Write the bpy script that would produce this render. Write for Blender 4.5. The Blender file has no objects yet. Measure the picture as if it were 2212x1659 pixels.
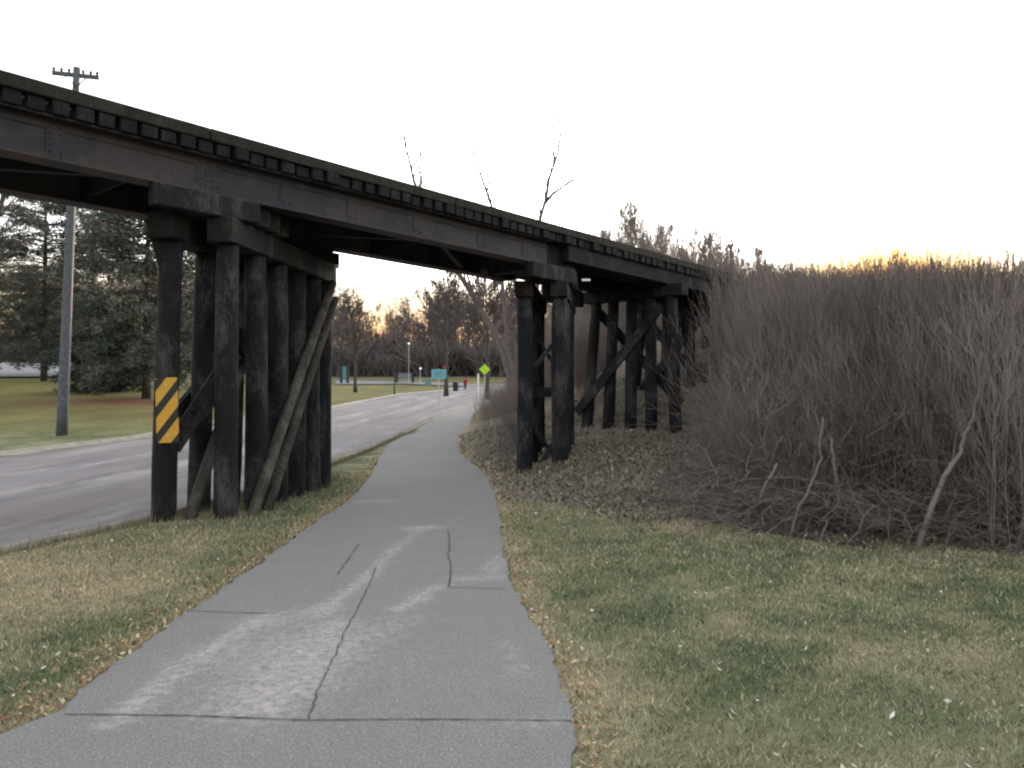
import bpy, math, random
import numpy as np
from mathutils import Vector, Matrix, noise as mnoise

R = math.radians
random.seed(11); rng = np.random.default_rng(11)
SC = bpy.context.scene
COL = SC.collection

# ---------------------------------------------------------------- camera
F = 1720.0; CX = 1106.0; CY = 829.5; CAMZ = 1.6
PITCH = math.atan((863 - CY) / F)
cam_d = bpy.data.cameras.new('camera'); cam = bpy.data.objects.new('camera', cam_d); COL.objects.link(cam)
cam.location = (0, 0, CAMZ); cam.rotation_euler = (math.pi / 2 + PITCH, 0, 0)
cam_d.sensor_width = 36; cam_d.lens = 36 * F / 2212; cam_d.clip_end = 3000; cam_d.clip_start = 0.05
SC.camera = cam

def ray(x, y):
    u = (x - CX) / F; v = (CY - y) / F
    return np.array([u, math.cos(PITCH) - v * math.sin(PITCH), math.sin(PITCH) + v * math.cos(PITCH)])
def at(x, y, Y):
    d = ray(x, y); t = Y / d[1]
    return np.array([d[0] * t, Y, CAMZ + d[2] * t])

# track frame: s along the rails, n across (towards the photographer)
TH = math.atan(1446 / F); DS, DC = math.sin(TH), math.cos(TH)
def P(s, n, z=0.0): return (s * DS + n * DC, s * DC - n * DS, z)
def SN(X, Y): return X * DS + Y * DC, X * DC - Y * DS

# ---------------------------------------------------------------- terrain
def sstep(t):
    t = np.clip(t, 0, 1); return t * t * (3 - 2 * t)
def _lump(X, Y):
    return 0.02 * np.sin(X * 1.3 + 0.7 * Y) * np.sin(Y * 0.9 - 0.4 * X) + 0.012 * np.sin(X * 3.1 - 1.7 * Y + 1)
def G(X, Y):
    X = np.asarray(X, float); Y = np.asarray(Y, float)
    Ys = np.maximum(Y, 0.1)
    zc = np.interp(Y, [14, 18, 46, 111, 180, 260, 420, 900], [0, .08, .88, 2.95, 7.0, 11.5, 17, 22])
    zl = np.interp(Y, [14, 18, 28, 44, 60, 75, 120, 260, 420, 900], [0, .06, .34, 1.67, 3.0, 4.1, 6.8, 14, 19, 24])
    a = X / Ys
    w = sstep((-a - 0.27) / 0.22) * sstep((Y - 12) / 12)
    z = zc * (1 - w) + zl * w
    s, n = SN(X, Y)
    up = sstep((s - 14.4) / 13.6)
    near = np.clip(1 - (n + 8.9) / np.maximum(5.0 + 0.12 * (s - 12), 5), 0, 1)
    far = np.clip(1 - (-12.9 - n) / 7.5, 0, 1)
    e = 4.55 * up * np.where(n > -10.9, near, far)
    lo = 0.36 * sstep((s - 9.4) / 6) * sstep((X + 0.8 - 0.02 * Y) / 1.6) * sstep((60 - s) / 20)
    lo = lo * np.where(n > -12.5, 1, np.clip(1 - (-12.5 - n) / 3, 0, 1))
    return z + np.maximum(e, lo) + np.where(Y < 40, _lump(X, Y) * sstep((s - 9.5) / 3), 0)

def ground(x, y):
    d = ray(x, y); t = 1.0; prev = 0
    while t < 900:
        p = np.array([0, 0, CAMZ]) + d * t
        if p[2] < float(G(p[0], p[1])):
            lo, hi = prev, t
            for _ in range(30):
                m = (lo + hi) / 2; q = np.array([0, 0, CAMZ]) + d * m
                if q[2] < float(G(q[0], q[1])): hi = m
                else: lo = m
            return np.array([0, 0, CAMZ]) + d * hi
        prev = t; t *= 1.02
    return np.array([0, 0, CAMZ]) + d * 300
def edge(pts, pre=()):
    w = [tuple(p) for p in pre] + [tuple(ground(*p)[:2]) for p in pts]
    w.sort(key=lambda p: p[1]); a = np.array(w)
    return lambda Y: np.interp(Y, a[:, 1], a[:, 0])

pathL = edge([(0,1590),(115,1545),(300,1400),(430,1310),(560,1220),(680,1130),(745,1090),(800,1030),(815,1000),(835,965),(880,937),(930,908),(985,884),(1035,863)], [(-2.9,-6),(-2.6,2.5)])
pathR = edge([(1242,1659),(1237,1560),(1200,1430),(1150,1340),(1115,1290),(1088,1200),(1080,1120),(1070,1070),(1050,1030),(1020,1005),(992,980),(985,955),(1000,925),(1022,895),(1048,875),(1075,862)], [(0.35,-6),(0.3,2.5)])
roadR = edge([(0,1190),(340,1118),(715,1000),(850,945),(935,905),(1000,880),(1035,863),(1060,853),(1090,845),(1130,837),(1200,828)], [(-8.6,-8),(-5.9,6)])
roadL = edge([(0,985),(340,940),(720,880),(870,851),(940,845),(976,840),(1000,832),(1035,826),(1080,822)], [(-22,-8),(-18.2,5)])
PATH_END = float(ground(1055, 864)[1]); ROAD_END = float(ground(1000, 829)[1])

# ---------------------------------------------------------------- object helpers
def link(o, parent=None):
    COL.objects.link(o)
    if parent is not None: o.parent = parent
    return o
def tag(o, label=None, cat=None, group=None, kind=None):
    if label: o['label'] = label
    if cat: o['category'] = cat
    if group: o['group'] = group
    if kind: o['kind'] = kind
    return o
def empty(name, loc, label, cat, group=None):
    o = bpy.data.objects.new(name, None); o.empty_display_size = .2; link(o); o.location = loc
    return tag(o, label, cat, group)

class MB:
    """collects tubes, boxes and loose faces in world space; builds one mesh"""
    def __init__(s): s.v = []; s.f = []; s.c = []; s.n = 0; s.bulk = []
    def add(s, vs, fs, c=0.5):
        b = s.n; s.v.extend(map(tuple, vs)); s.f.extend([tuple(i + b for i in f) for f in fs]); s.n += len(vs); s.c.extend([c] * len(vs)); return s
    def box(s, o, ax, ay, az, c=0.5):
        o, ax, ay, az = map(np.array, (o, ax, ay, az))
        vs = [o + i * ax + j * ay + k * az for k in (0, 1) for j in (0, 1) for i in (0, 1)]
        return s.add(vs, [(0,2,3,1),(4,5,7,6),(0,1,5,4),(1,3,7,5),(3,2,6,7),(2,0,4,6)], c)
    def sbox(s, s0, s1, n0, n1, z0, z1, c=0.5):
        o = P(s0, n0, z0); return s.box(o, np.array(P(s1 - s0, 0)), np.array(P(0, n1 - n0)), np.array((0, 0, z1 - z0)), c)
    def beam(s, a, b, w, h, c=0.5, up=(0, 0, 1)):
        a, b = np.array(a, float), np.array(b, float); d = b - a; d /= np.linalg.norm(d)
        side = np.cross(d, up); side /= np.linalg.norm(side); u = np.cross(side, d)
        return s.box(a - side * w / 2 - u * h / 2, b - a, side * w, u * h, c)
    def tube(s, pts, rad, sides=6, c=0.5, cap=True, wob=0):
        pts = [np.array(p, float) for p in pts]; m = len(pts)
        if not hasattr(rad, '__len__'): rad = [rad] * m
        vs = []
        for i, p in enumerate(pts):
            d = pts[min(i + 1, m - 1)] - pts[max(i - 1, 0)]; d = d / (np.linalg.norm(d) + 1e-9)
            a = np.array((1.0, 0, 0)) if abs(d[0]) < .8 else np.array((0, 1.0, 0))
            e1 = np.cross(d, a); e1 /= np.linalg.norm(e1); e2 = np.cross(d, e1)
            for k in range(sides):
                t = 2 * math.pi * k / sides; r = rad[i] * (1 + (random.uniform(-wob, wob) if wob else 0))
                vs.append(p + r * (math.cos(t) * e1 + math.sin(t) * e2))
        fs = [(i * sides + k, i * sides + (k + 1) % sides, (i + 1) * sides + (k + 1) % sides, (i + 1) * sides + k) for i in range(m - 1) for k in range(sides)]
        if cap: fs += [tuple(range(sides))[::-1], tuple((m - 1) * sides + k for k in range(sides))]
        return s.add(vs, fs, c)
    def build(s, name, mat, parent=None, smooth=False, bevel=0):
        me = bpy.data.meshes.new(name); me.from_pydata(s.v, [], s.f); me.update()
        at_ = me.attributes.new('tone', 'FLOAT', 'POINT'); at_.data.foreach_set('value', np.array(s.c, np.float32))
        me.materials.append(mat)
        if smooth: me.polygons.foreach_set('use_smooth', [True] * len(me.polygons))
        o = bpy.data.objects.new(name, me)
        if parent is not None and parent.type == 'EMPTY':
            me.transform(Matrix.Translation(-Vector(parent.location)))
        elif parent is not None and parent.parent is not None:
            me.transform(Matrix.Translation(-Vector(parent.parent.location)))
        link(o, parent)
        if bevel:
            b = o.modifiers.new('bevel', 'BEVEL'); b.width = bevel; b.segments = 2; b.limit_method = 'ANGLE'
        return o
def np_mesh(name, V, Fc, mat, attrs=None, smooth=False, parent=None):
    """V (n,3); Fc (m,k) all faces with k corners"""
    me = bpy.data.meshes.new(name); k = Fc.shape[1]
    me.vertices.add(len(V)); me.vertices.foreach_set('co', V.astype(np.float32).ravel())
    me.loops.add(Fc.size); me.loops.foreach_set('vertex_index', Fc.astype(np.int32).ravel())
    me.polygons.add(len(Fc)); me.polygons.foreach_set('loop_start', np.arange(0, Fc.size, k, dtype=np.int32))
    me.polygons.foreach_set('loop_total', np.full(len(Fc), k, np.int32))
    me.update(calc_edges=True)
    for nme, (typ, arr) in (attrs or {}).items():
        a = me.attributes.new(nme, typ, 'POINT')
        a.data.foreach_set('value' if typ == 'FLOAT' else 'color', arr.astype(np.float32).ravel())
    me.materials.append(mat)
    if smooth: me.polygons.foreach_set('use_smooth', np.ones(len(Fc), bool))
    o = bpy.data.objects.new(name, me); link(o, parent); return o

# ---------------------------------------------------------------- materials
class NM:
    def __init__(s, name, rough=.85, spec=.3):
        s.m = bpy.data.materials.new(name); s.m.use_nodes = True; s.t = s.m.node_tree
        s.b = s.t.nodes['Principled BSDF']; s.b.inputs['Roughness'].default_value = rough
        s.b.inputs['Specular IOR Level'].default_value = spec
    def n(s, typ, **kw):
        o = s.t.nodes.new(typ)
        for k, v in kw.items(): setattr(o, k, v)
        return o
    def l(s, a, b): s.t.links.new(a, b)
    def coord(s, scale=(1, 1, 1), which='Object', rot=(0, 0, 0)):
        c = s.n('ShaderNodeTexCoord'); mp = s.n('ShaderNodeMapping')
        mp.inputs['Scale'].default_value = scale; mp.inputs['Rotation'].default_value = rot
        s.l(c.outputs[which], mp.inputs['Vector']); return mp.outputs['Vector']
    def noise(s, vec, scale, detail=4, rough=.6, dist=0):
        o = s.n('ShaderNodeTexNoise'); o.inputs['Scale'].default_value = scale; o.inputs['Detail'].default_value = detail
        o.inputs['Roughness'].default_value = rough; o.inputs['Distortion'].default_value = dist; s.l(vec, o.inputs['Vector']); return o.outputs['Fac']
    def ramp(s, fac, stops):
        o = s.n('ShaderNodeValToRGB'); e = o.color_ramp.elements
        while len(e) < len(stops): e.new(.5)
        for i, (p, c) in enumerate(stops):
            e[i].position = p; e[i].color = (*c, 1) if hasattr(c, '__len__') else (c, c, c, 1)
        s.l(fac, o.inputs['Fac']); return o.outputs['Color']
    def mix(s, fac, a, b, mode='MIX'):
        o = s.n('ShaderNodeMix', data_type='RGBA', blend_type=mode)
        for i, v in ((0, fac), (6, a), (7, b)):
            if hasattr(v, 'is_output'): s.l(v, o.inputs[i])
            else: o.inputs[i].default_value = (*v, 1) if hasattr(v, '__len__') else v
        return o.outputs[2]
    def attr(s, name, out='Fac'):
        o = s.n('ShaderNodeAttribute', attribute_name=name); return o.outputs[out]
    def math(s, op, a, b=0.0):
        o = s.n('ShaderNodeMath', operation=op)
        for i, v in ((0, a), (1, b)):
            if hasattr(v, 'is_output'): s.l(v, o.inputs[i])
            else: o.inputs[i].default_value = v
        return o.outputs[0]
    def color(s, c): s.l(c, s.b.inputs['Base Color']); return s
    def bump(s, h, strength=.4, dist=.02):
        o = s.n('ShaderNodeBump'); o.inputs['Strength'].default_value = strength; o.inputs['Distance'].default_value = dist
        s.l(h, o.inputs['Height']); s.l(o.outputs['Normal'], s.b.inputs['Normal']); return s
def plain(name, c, rough=.7, var=.25, scale=8, spec=.3):
    m = NM(name, rough, spec); f = m.noise(m.coord(), scale, 5)
    m.color(m.ramp(f, [(.3, tuple(x * (1 - var) for x in c)), (.7, tuple(x * (1 + var) for x in c))])); return m.m

def timber(name, dark, light, amt=.62, grain=(14, 14, 1.2), moss=None):
    m = NM(name, .82, .25)
    g = m.noise(m.coord(grain), 2.2, 8, .7, .4)
    p = m.noise(m.coord((1, 1, .5)), 2.6, 6, .65)
    q = m.noise(m.coord((6, 6, 2.0)), 6, 4, .7)
    c = m.ramp(g, [(.3, tuple(x * .55 for x in dark)), (.55, dark), (.8, tuple(x * 1.7 for x in dark))])
    f = m.ramp(m.math('MULTIPLY', p, m.math('ADD', q, .45)), [(amt * .8, 0.0), (amt * 1.15, 1.0)])
    c = m.mix(f, c, light)
    if moss:
        c = m.mix(m.ramp(m.noise(m.coord(), 5, 6), [(.45, 0.0), (.62, .8)]), c, moss)
    m.color(c).bump(g, .7, .012); return m.m
M = {}
M['pile'] = timber('creosote pile wood', (.0085, .0085, .0105), (.058, .053, .053), .57)
M['cap'] = timber('old cap timber', (.010, .0095, .009), (.050, .043, .034), .62, (3, 3, 10))
M['weathered'] = timber('weathered brace wood', (.045, .041, .033), (.11, .10, .08), .55)
M['tie'] = timber('tie wood', (.0055, .0055, .007), (.022, .022, .025), .62, (6, 6, 6))
M['guard'] = timber('mossy guard timber', (.014, .013, .011), (.034, .032, .024), .6, (3, 3, 12), (.026, .026, .015))

def girder_mat():
    m = NM('rusted painted steel', .7, .4)
    v = m.coord(); big = m.noise(m.coord((.8, .8, 1.6)), 1.1, 6, .6, .6); fine = m.noise(v, 14, 6, .7)
    rust = m.ramp(fine, [(.3, (.023, .0195, .019)), (.7, (.040, .034, .033))])
    paint = m.ramp(fine, [(.3, (.010, .0125, .018)), (.7, (.015, .018, .025))])
    c = m.mix(m.ramp(big, [(.46, 0.15), (.50, 1.0)]), paint, rust)
    sep = m.n('ShaderNodeSeparateXYZ'); m.l(v, sep.inputs[0])
    o = m.noise(m.coord((.7, .7, 2)), 2.4, 6, .7)
    low = m.ramp(sep.outputs['Z'], [(0, 1.0), (1, 0.0)])
    zz = m.n('ShaderNodeMapRange'); zz.inputs['From Min'].default_value = 4.30; zz.inputs['From Max'].default_value = 4.50
    zz.inputs['To Min'].default_value = .16; zz.inputs['To Max'].default_value = -.06; m.l(sep.outputs['Z'], zz.inputs['Value'])
    f = m.ramp(m.math('ADD', o, zz.outputs[0]), [(.62, 0.0), (.78, .85)])
    c = m.mix(f, c, (.085, .036, .020)); m.color(c).bump(fine, .3, .006); return m.m
M['girder'] = girder_mat()
M['rust_dark'] = plain('dark rusted steel', (.016, .013, .013), .75)
M['steel'] = plain('galvanised steel', (.45, .46, .46), .45, .1)
M['bright'] = plain('bright metal', (.75, .75, .75), .4, .05)

def ground_mat():
    m = NM('lawn and litter ground', .95, .1)
    v = m.coord()
    col = m.attr('col', 'Color')
    f1 = m.noise(v, 60, 4, .7); f2 = m.noise(v, 7, 5, .65)
    k = m.mix(1.0, m.ramp(f1, [(.25, .45), (.75, 1.55)]), m.ramp(f2, [(.3, .75), (.7, 1.25)]), 'MULTIPLY')
    m.color(m.mix(1.0, col, k, 'MULTIPLY')).bump(f1, .8, .03); return m.m
M['ground'] = ground_mat()
def vcol_mat(name, rough=.9, var=(.6, 1.4), scale=25, trans=False):
    m = NM(name, rough, .15); col = m.attr('col', 'Color')
    f = m.noise(m.coord(), scale, 3)
    m.color(m.mix(1.0, col, m.ramp(f, [(.3, var[0]), (.7, var[1])]), 'MULTIPLY')); return m.m
M['blade'] = vcol_mat('dry and green grass blades', .8)
M['leaf'] = vcol_mat('fallen leaves', .75, (.8, 1.2))
def asphalt(name, base, stain, speck, warm=None):
    m = NM(name, .9, .25); v = m.coord()
    f = m.noise(v, 75, 5, .9); g = m.noise(v, 2.2, 7, .65, .3); h = m.noise(v, 40, 4, .7)
    c = m.ramp(f, [(.36, tuple(x * (1 - speck * .6) for x in base)), (.52, base), (.66, tuple(min(1, x * (1 + 1.6 * speck)) for x in base))])
    c = m.mix(m.ramp(h, [(.35, .0), (.75, .35)]), c, tuple(x * .6 for x in base))
    w = m.attr('wear')
    g3 = m.ramp(m.noise(v, 16, 10, .85, .2), [(.40, 0.0), (.62, 1.0)]); k = m.math('MULTIPLY', w, m.math('ADD', m.math('MULTIPLY', g, .35), m.math('MULTIPLY', g3, 1.25)))
    c = m.mix(m.ramp(k, [(.18, 0.0), (.95, .75)]), c, stain)
    c = m.mix(m.ramp(g, [(.35, .0), (.8, .22)]), c, tuple(x * .62 for x in base))
    m.color(c).bump(f, .35, .004); return m.m
M['path'] = asphalt('path asphalt', (.186, .178, .174), (.44, .405, .38), .75)
def road_mat():
    m = NM('worn road asphalt', .9, .25); v = m.coord((1, 1, 1), rot=(0, 0, R(9)))
    a = m.noise(m.coord((.9, .045, 1), rot=(0, 0, R(11))), 1.0, 7, .68, .3); b = m.noise(m.coord((1, .25, 1), rot=(0, 0, R(11))), .8, 5, .6); f = m.noise(v, 75, 5, .9); w = m.attr('wear')
    c = m.ramp(a, [(.34, (.095, .080, .082)), (.50, (.165, .145, .148)), (.62, (.205, .19, .202)), (.74, (.28, .262, .265))])
    c = m.mix(m.ramp(b, [(.4, 0.0), (.62, .45)]), c, (.11, .105, .122)); c = m.mix(m.math('MULTIPLY', w, m.ramp(m.noise(m.coord((.5, .12, 1)), 2.2, 8, .75), [(.4, .0), (.62, .75)])), c, (.40, .375, .36))
    m.color(m.mix(1.0, c, m.ramp(f, [(.35, .8), (.65, 1.2)]), 'MULTIPLY')).bump(f, .3, .004); return m.m
M['road'] = road_mat()
M['concrete'] = plain('concrete gutter', (.27, .25, .215), .9, .3, 3)
M['crack'] = plain('crack tar', (.04, .04, .04), .9)
M['lot'] = plain('far parking surface', (.15, .153, .165), .9, .15, 1)
def bark(name, a, b):
    m = NM(name, .9, .15); t = m.attr('tone'); f = m.noise(m.coord((1, 1, .4)), 14, 5, .7)
    c = m.ramp(m.math('ADD', m.math('MULTIPLY', t, .75), m.math('MULTIPLY', f, .25)), [(.1, a), (.9, b)]); m.color(c); return m.m
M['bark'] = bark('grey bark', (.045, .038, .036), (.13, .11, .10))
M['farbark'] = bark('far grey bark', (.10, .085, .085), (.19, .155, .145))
def brush_mat():
    m = NM('brush stems', .9, .15); t = m.attr('tone'); f = m.noise(m.coord((1, 1, .4)), 3, 5, .7)
    m.color(m.ramp(m.math('ADD', m.math('MULTIPLY', t, .75), m.math('MULTIPLY', f, .25)), [(.1, (.052, .047, .047)), (.38, (.106, .092, .084)), (.6, (.19, .153, .132)), (.95, (.28, .243, .228))])); return m.m
M['brush'] = brush_mat()
M['pale'] = bark('pale dead wood', (.11, .10, .092), (.24, .215, .19))
def needle_mat():
    m = NM('conifer needles', .75, .2); t = m.attr('tone')
    m.color(m.ramp(t, [(0, (.026, .042, .032)), (.5, (.074, .084, .066)), (1, (.17, .168, .135))])); return m.m
M['needle'] = needle_mat()
M['poleg'] = plain('grey pole wood', (.085, .09, .10), .85, .3, 9)
M['white'] = plain('white paint', (.75, .76, .76), .5, .06)
M['cyan'] = plain('light blue sign paint', (.13, .36, .42), .5, .08)
M['lime'] = plain('yellow green sign sheeting', (.42, .72, .03), .5, .06)
M['black'] = plain('black paint', (.02, .02, .02), .6, .2)
M['green'] = plain('dark green paint', (.012, .04, .035), .6, .2)
M['glass'] = plain('pale notice panel', (.12, .20, .20), .3, .1)
M['redsign'] = plain('red sign paint', (.5, .03, .03), .5, .1)
M['jacket'] = plain('red jacket cloth', (.42, .015, .03), .9, .15)
M['trouser'] = plain('dark trouser cloth', (.03, .03, .04), .9, .15)
M['skin'] = plain('skin', (.45, .27, .2), .6, .08)
M['hair'] = plain('dark hair', (.03, .02, .015), .8, .2)
M['rock'] = plain('grey stone', (.2, .2, .2), .9, .3)
M['rail'] = plain('rusty rail steel', (.06, .045, .04), .6, .2)

# ---------------------------------------------------------------- colours of the turf
_tab = rng.uniform(-1, 1, (256, 256))
def vnoise(X, Y):
    xi = np.floor(X).astype(int); yi = np.floor(Y).astype(int); fx = X - xi; fy = Y - yi
    fx = fx * fx * (3 - 2 * fx); fy = fy * fy * (3 - 2 * fy); a = _tab[xi & 255, yi & 255]; b = _tab[(xi + 1) & 255, yi & 255]; c = _tab[xi & 255, (yi + 1) & 255]; d = _tab[(xi + 1) & 255, (yi + 1) & 255]
    return (a * (1 - fx) + b * fx) * (1 - fy) + (c * (1 - fx) + d * fx) * fy
def fbm(X, Y, sc, seed=0):
    X = np.asarray(X, float); Y = np.asarray(Y, float); out = 0; amp = 1; tot = 0; ca, sa = math.cos(.6 + seed), math.sin(.6 + seed)
    for o in range(4):
        f = sc * 2.03 ** o; out = out + amp * vnoise((X * ca - Y * sa) * f + 17.3 * seed + o * 31.7, (X * sa + Y * ca) * f + 9.1 * seed + o * 11.9); tot += amp; amp *= .62
    return out / tot * 1.5
def turf(X, Y):
    X = np.asarray(X, float); Y = np.asarray(Y, float)
    green = np.array((.084, .111, .052)); tan = np.array((.34, .28, .18)); straw = np.array((.32, .31, .195)); lit = np.array((.165, .14, .11)); yel = np.array((.17, .155, .058))
    g = fbm(X, Y, 1.0, 1) * .5 + fbm(X, Y, 3.6, 2) * .6 + fbm(X, Y, 11, 9) * .5
    f = .22 + .66 * g
    s, n = SN(X, Y); pl, pr = pathL(Y), pathR(Y)
    left = X < (pl + pr) / 2
    # left verge is mostly tan away from the path's end of the frame, green close to it
    vt = np.exp(-((Y - 7.0) / 2.4) ** 2) * sstep((pl - .25 - X) / .7)
    f = np.where(left & (Y < 20), f * .8 + .75 * vt, f)
    # dry margins along the path
    de = np.minimum(np.abs(X - pl), np.abs(X - pr))
    f = f + .55 * np.exp(-(de / .22) ** 2) * (Y < 40)
    f = f + np.where(~left, .35 * sstep((s - 7.4) / 2.0), 0) * (Y < 30)
    f = f + np.where(~left & (Y < 5.0), .12, 0)
    f = np.clip(f, 0, 1)[..., None]
    c = green * (1 - f) + tan * f
    c = c * (1 - .25 * (fbm(X, Y, 2.3, 5)[..., None] > .25)) + 0.25 * (fbm(X, Y, 2.3, 5)[..., None] > .25) * straw
    farw = sstep((Y - 22) / 14)[..., None]
    c = c * (1 - farw) + farw * (yel * (.8 + .3 * fbm(X, Y, .3, 3)[..., None]) )
    # leaf litter under the brush and around the right pier
    b = sstep((s - 9.55 - .35 * fbm(X, Y, 1.7, 8)) / .5) * sstep((X - pr - .12) / .5) * sstep((85 - Y) / 20) * (Y > 4)
    b = np.maximum(b, sstep((Y - 150) / 25))
    lt = lit * (1 + .45 * fbm(X, Y, 3.7, 6)[..., None])
    c = c * (1 - b[..., None]) + lt * b[..., None]
    # mulch ring below the left conifers
    m0 = np.exp(-(((X - MUL[0]) / 5.5) ** 2 + ((Y - MUL[1]) / 3.2) ** 2) * 1.0)[..., None] * .85
    return np.clip(c * (1 - m0) + m0 * np.array((.13, .052, .035)), .004, 1)
MUL = ground(290, 868)[:2]

# ---------------------------------------------------------------- ground sheets
def axis(lo, mid0, mid1, hi, step):
    a = list(np.arange(mid0, mid1, step)); st = step; x = mid0
    while x > lo: st *= 1.07; x -= st; a.append(x)
    st = step; x = a[int((mid1 - mid0) / step) - 1]
    while x < hi: st *= 1.05; x += st; a.append(x)
    return np.array(sorted(a))
ax = axis(-900, -24, 26, 900, .35); ay = axis(-60, -4, 46, 1200, .35)
XX, YY = np.meshgrid(ax, ay); ZZ = G(XX, YY)
# the ground is let down a little under the road and the path
inroad = (XX > roadL(YY) + .3) & (XX < roadR(YY) - .3) & (YY < ROAD_END)
inpath = (XX > pathL(YY) + .15) & (XX < pathR(YY) - .15) & (YY < PATH_END)
ZZ = ZZ - .12 * inroad - .06 * inpath
V = np.stack([XX, YY, ZZ], -1).reshape(-1, 3); nx = len(ax); ny = len(ay)
ii = (np.arange(ny - 1)[:, None] * nx + np.arange(nx - 1)[None]).ravel()
Fq = np.stack([ii, ii + 1, ii + nx + 1, ii + nx], 1)
cc = turf(XX, YY).reshape(-1, 3); cc = np.concatenate([cc, np.ones((len(cc), 1))], 1)
o = np_mesh('ground', V, Fq, M['ground'], {'col': ('FLOAT_COLOR', cc)}, True); tag(o, kind='structure')

def ribbon(name, fl, fr, ys, k, mat, dz, wear=None, parent=None):
    ts = np.linspace(0, 1, k); A = []; W = []
    for Y in ys:
        l, r = float(fl(Y)), float(fr(Y))
        for t in ts:
            X = l + (r - l) * t; A.append((X, Y, float(G(X, Y)) + dz)); W.append(wear(X, Y, t) if wear else 0)
    V = np.array(A); n = len(ys); ii = (np.arange(n - 1)[:, None] * k + np.arange(k - 1)[None]).ravel()
    o = np_mesh(name, V, np.stack([ii, ii + 1, ii + k + 1, ii + k], 1), mat, {'wear': ('FLOAT', np.array(W))}, True, parent)
    return tag(o, kind='structure')
def seg_d(X, Y, a, b):
    a = np.array(a); b = np.array(b); p = np.array((X, Y)); t = np.clip(np.dot(p - a, b - a) / np.dot(b - a, b - a), 0, 1)
    return float(np.linalg.norm(p - a - t * (b - a)))
_w = [(ground(*a)[:2], ground(*b)[:2], r, k) for a, b, r, k in [
    ((245,1566),(400,1440),.06,1.0), ((400,1440),(570,1335),.06,1.0), ((565,1529),(660,1420),.13,1.0), ((640,1480),(722,1354),.12,.9), ((500,1520),(600,1400),.2,.45), ((560,1350),(690,1320),.12,.6),
    ((690,1329),(800,1244),.05,.9), ((800,1244),(850,1190),.05,.8), ((850,1190),(915,1141),.05,.6), ((895,1143),(935,1141),.10,1.0), ((860,1319),(910,1296),.06,1.1), ((905,1290),(950,1270),.06,.9),
    ((1000,1254),(1075,1250),.10,.8), ((1060,1235),(1082,1205),.09,.8), ((745,1410),(880,1340),.10,.45), ((780,1085),(830,1084),.12,.7), ((1095,1395),(1125,1460),.05,.45), ((900,1440),(1080,1500),.4,.2), ((1100,1568),(1230,1569),.04,.6), ((470,1420),(640,1390),.25,.35)]]
def pwear(X, Y, t):
    v = 0
    for a, b, r, k in _w: v = 1 - (1 - v) * (1 - min(1, k) * math.exp(-(seg_d(X, Y, a, b) / (r * 1.6)) ** 2))
    return min(1, .58 * v + .09 + .12 * math.exp(-((X + 1.0 + .05 * Y) / .8) ** 2))
rag = lambda f, sgn, a: (lambda Y: f(Y) + sgn * a * (math.sin(Y * 5.1) * .5 + math.sin(Y * 13.7 + 1) * .35 + math.sin(Y * 31) * .25))
ysp = list(np.arange(-6, 2.4, .5)) + list(np.arange(2.4, 14, .05)) + list(np.arange(14, 40, .25)) + list(np.arange(40, PATH_END, 1.0))
pathO = ribbon('path', rag(pathL, 1, .035), rag(pathR, 1, .03), ysp, 42, M['path'], .012, pwear)
def rwear(X, Y, t):
    return .12 + .88 * max(math.exp(-((t - .62) / .035) ** 2), .8 * math.exp(-((t - .40) / .03) ** 2), .5 * math.exp(-((t - .93) / .03) ** 2), .4 * math.exp(-((t - .1) / .04) ** 2))
ysr = list(np.arange(-8, 60, .4)) + list(np.arange(60, ROAD_END, 2))
ribbon('road', roadL, roadR, ysr, 40, M['road'], -.02, rwear)
off = lambda f, d: (lambda Y: f(Y) + d)
def kerb(name, f, w, sgn):
    # low concrete gutter with a step up on the turf side
    prof = [(0, -.05), (0.0, .0), (w * .7, .012), (w * .72, .07), (w, .07), (w, -.05)]
    A = []
    for Y in ysr:
        for d, z in prof:
            X = f(Y) + sgn * (d - .1); A.append((X, Y, float(G(X, Y)) + z))
    k = len(prof); n = len(ysr); ii = (np.arange(n - 1)[:, None] * k + np.arange(k - 1)[None]).ravel()
    return tag(np_mesh(name, np.array(A), np.stack([ii, ii + 1, ii + k + 1, ii + k], 1), M['concrete'], {'wear': ('FLOAT', np.zeros(len(A)))}), kind='structure')
kerb('kerb', roadL, .55, -1); kerb('kerb', roadR, .24, 1)

# worn centre line on the road
def strip(name, pts, w, mat, parent, dz):
    mb = MB(); L = []
    for i, p in enumerate(pts):
        q = pts[min(i + 1, len(pts) - 1)] - pts[max(i - 1, 0)]; q = q[:2] / np.linalg.norm(q[:2]); sd = np.array((-q[1], q[0]))
        ww = w * (random.uniform(.5, 1.35))
        for sg in (-1, 1):
            xy = p[:2] + sd * sg * ww / 2; L.append((xy[0], xy[1], float(G(*xy)) + dz))
    mb.add(L, [(2 * i, 2 * i + 1, 2 * i + 3, 2 * i + 2) for i in range(len(pts) - 1)])
    return mb.build(name, mat, parent)
def dense(px, step=.06, jit=.012):
    g = [ground(*p) for p in px]; out = []
    for a, b in zip(g, g[1:]):
        n = max(2, int(np.linalg.norm(b - a) / step))
        for i in range(n): out.append(a + (b - a) * i / n + np.array((random.gauss(0, jit), random.gauss(0, jit), 0)))
    out.append(g[-1]); return out
def crack(px, w, jit=.012): strip('crack', dense(px, .05, jit * .6), w, M['crack'], pathO, .017)
crack([(140,1549),(400,1552),(665,1562),(900,1560),(1237,1563)], .010, .004)
crack([(665,1560),(690,1490),(728,1410),(745,1370),(772,1320),(800,1262)], .007, .008)
crack([(968,1148),(972,1185),(966,1200),(975,1225),(970,1270)], .012, .012)
crack([(775,1178),(750,1215),(728,1245)], .010, .01)
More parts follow.
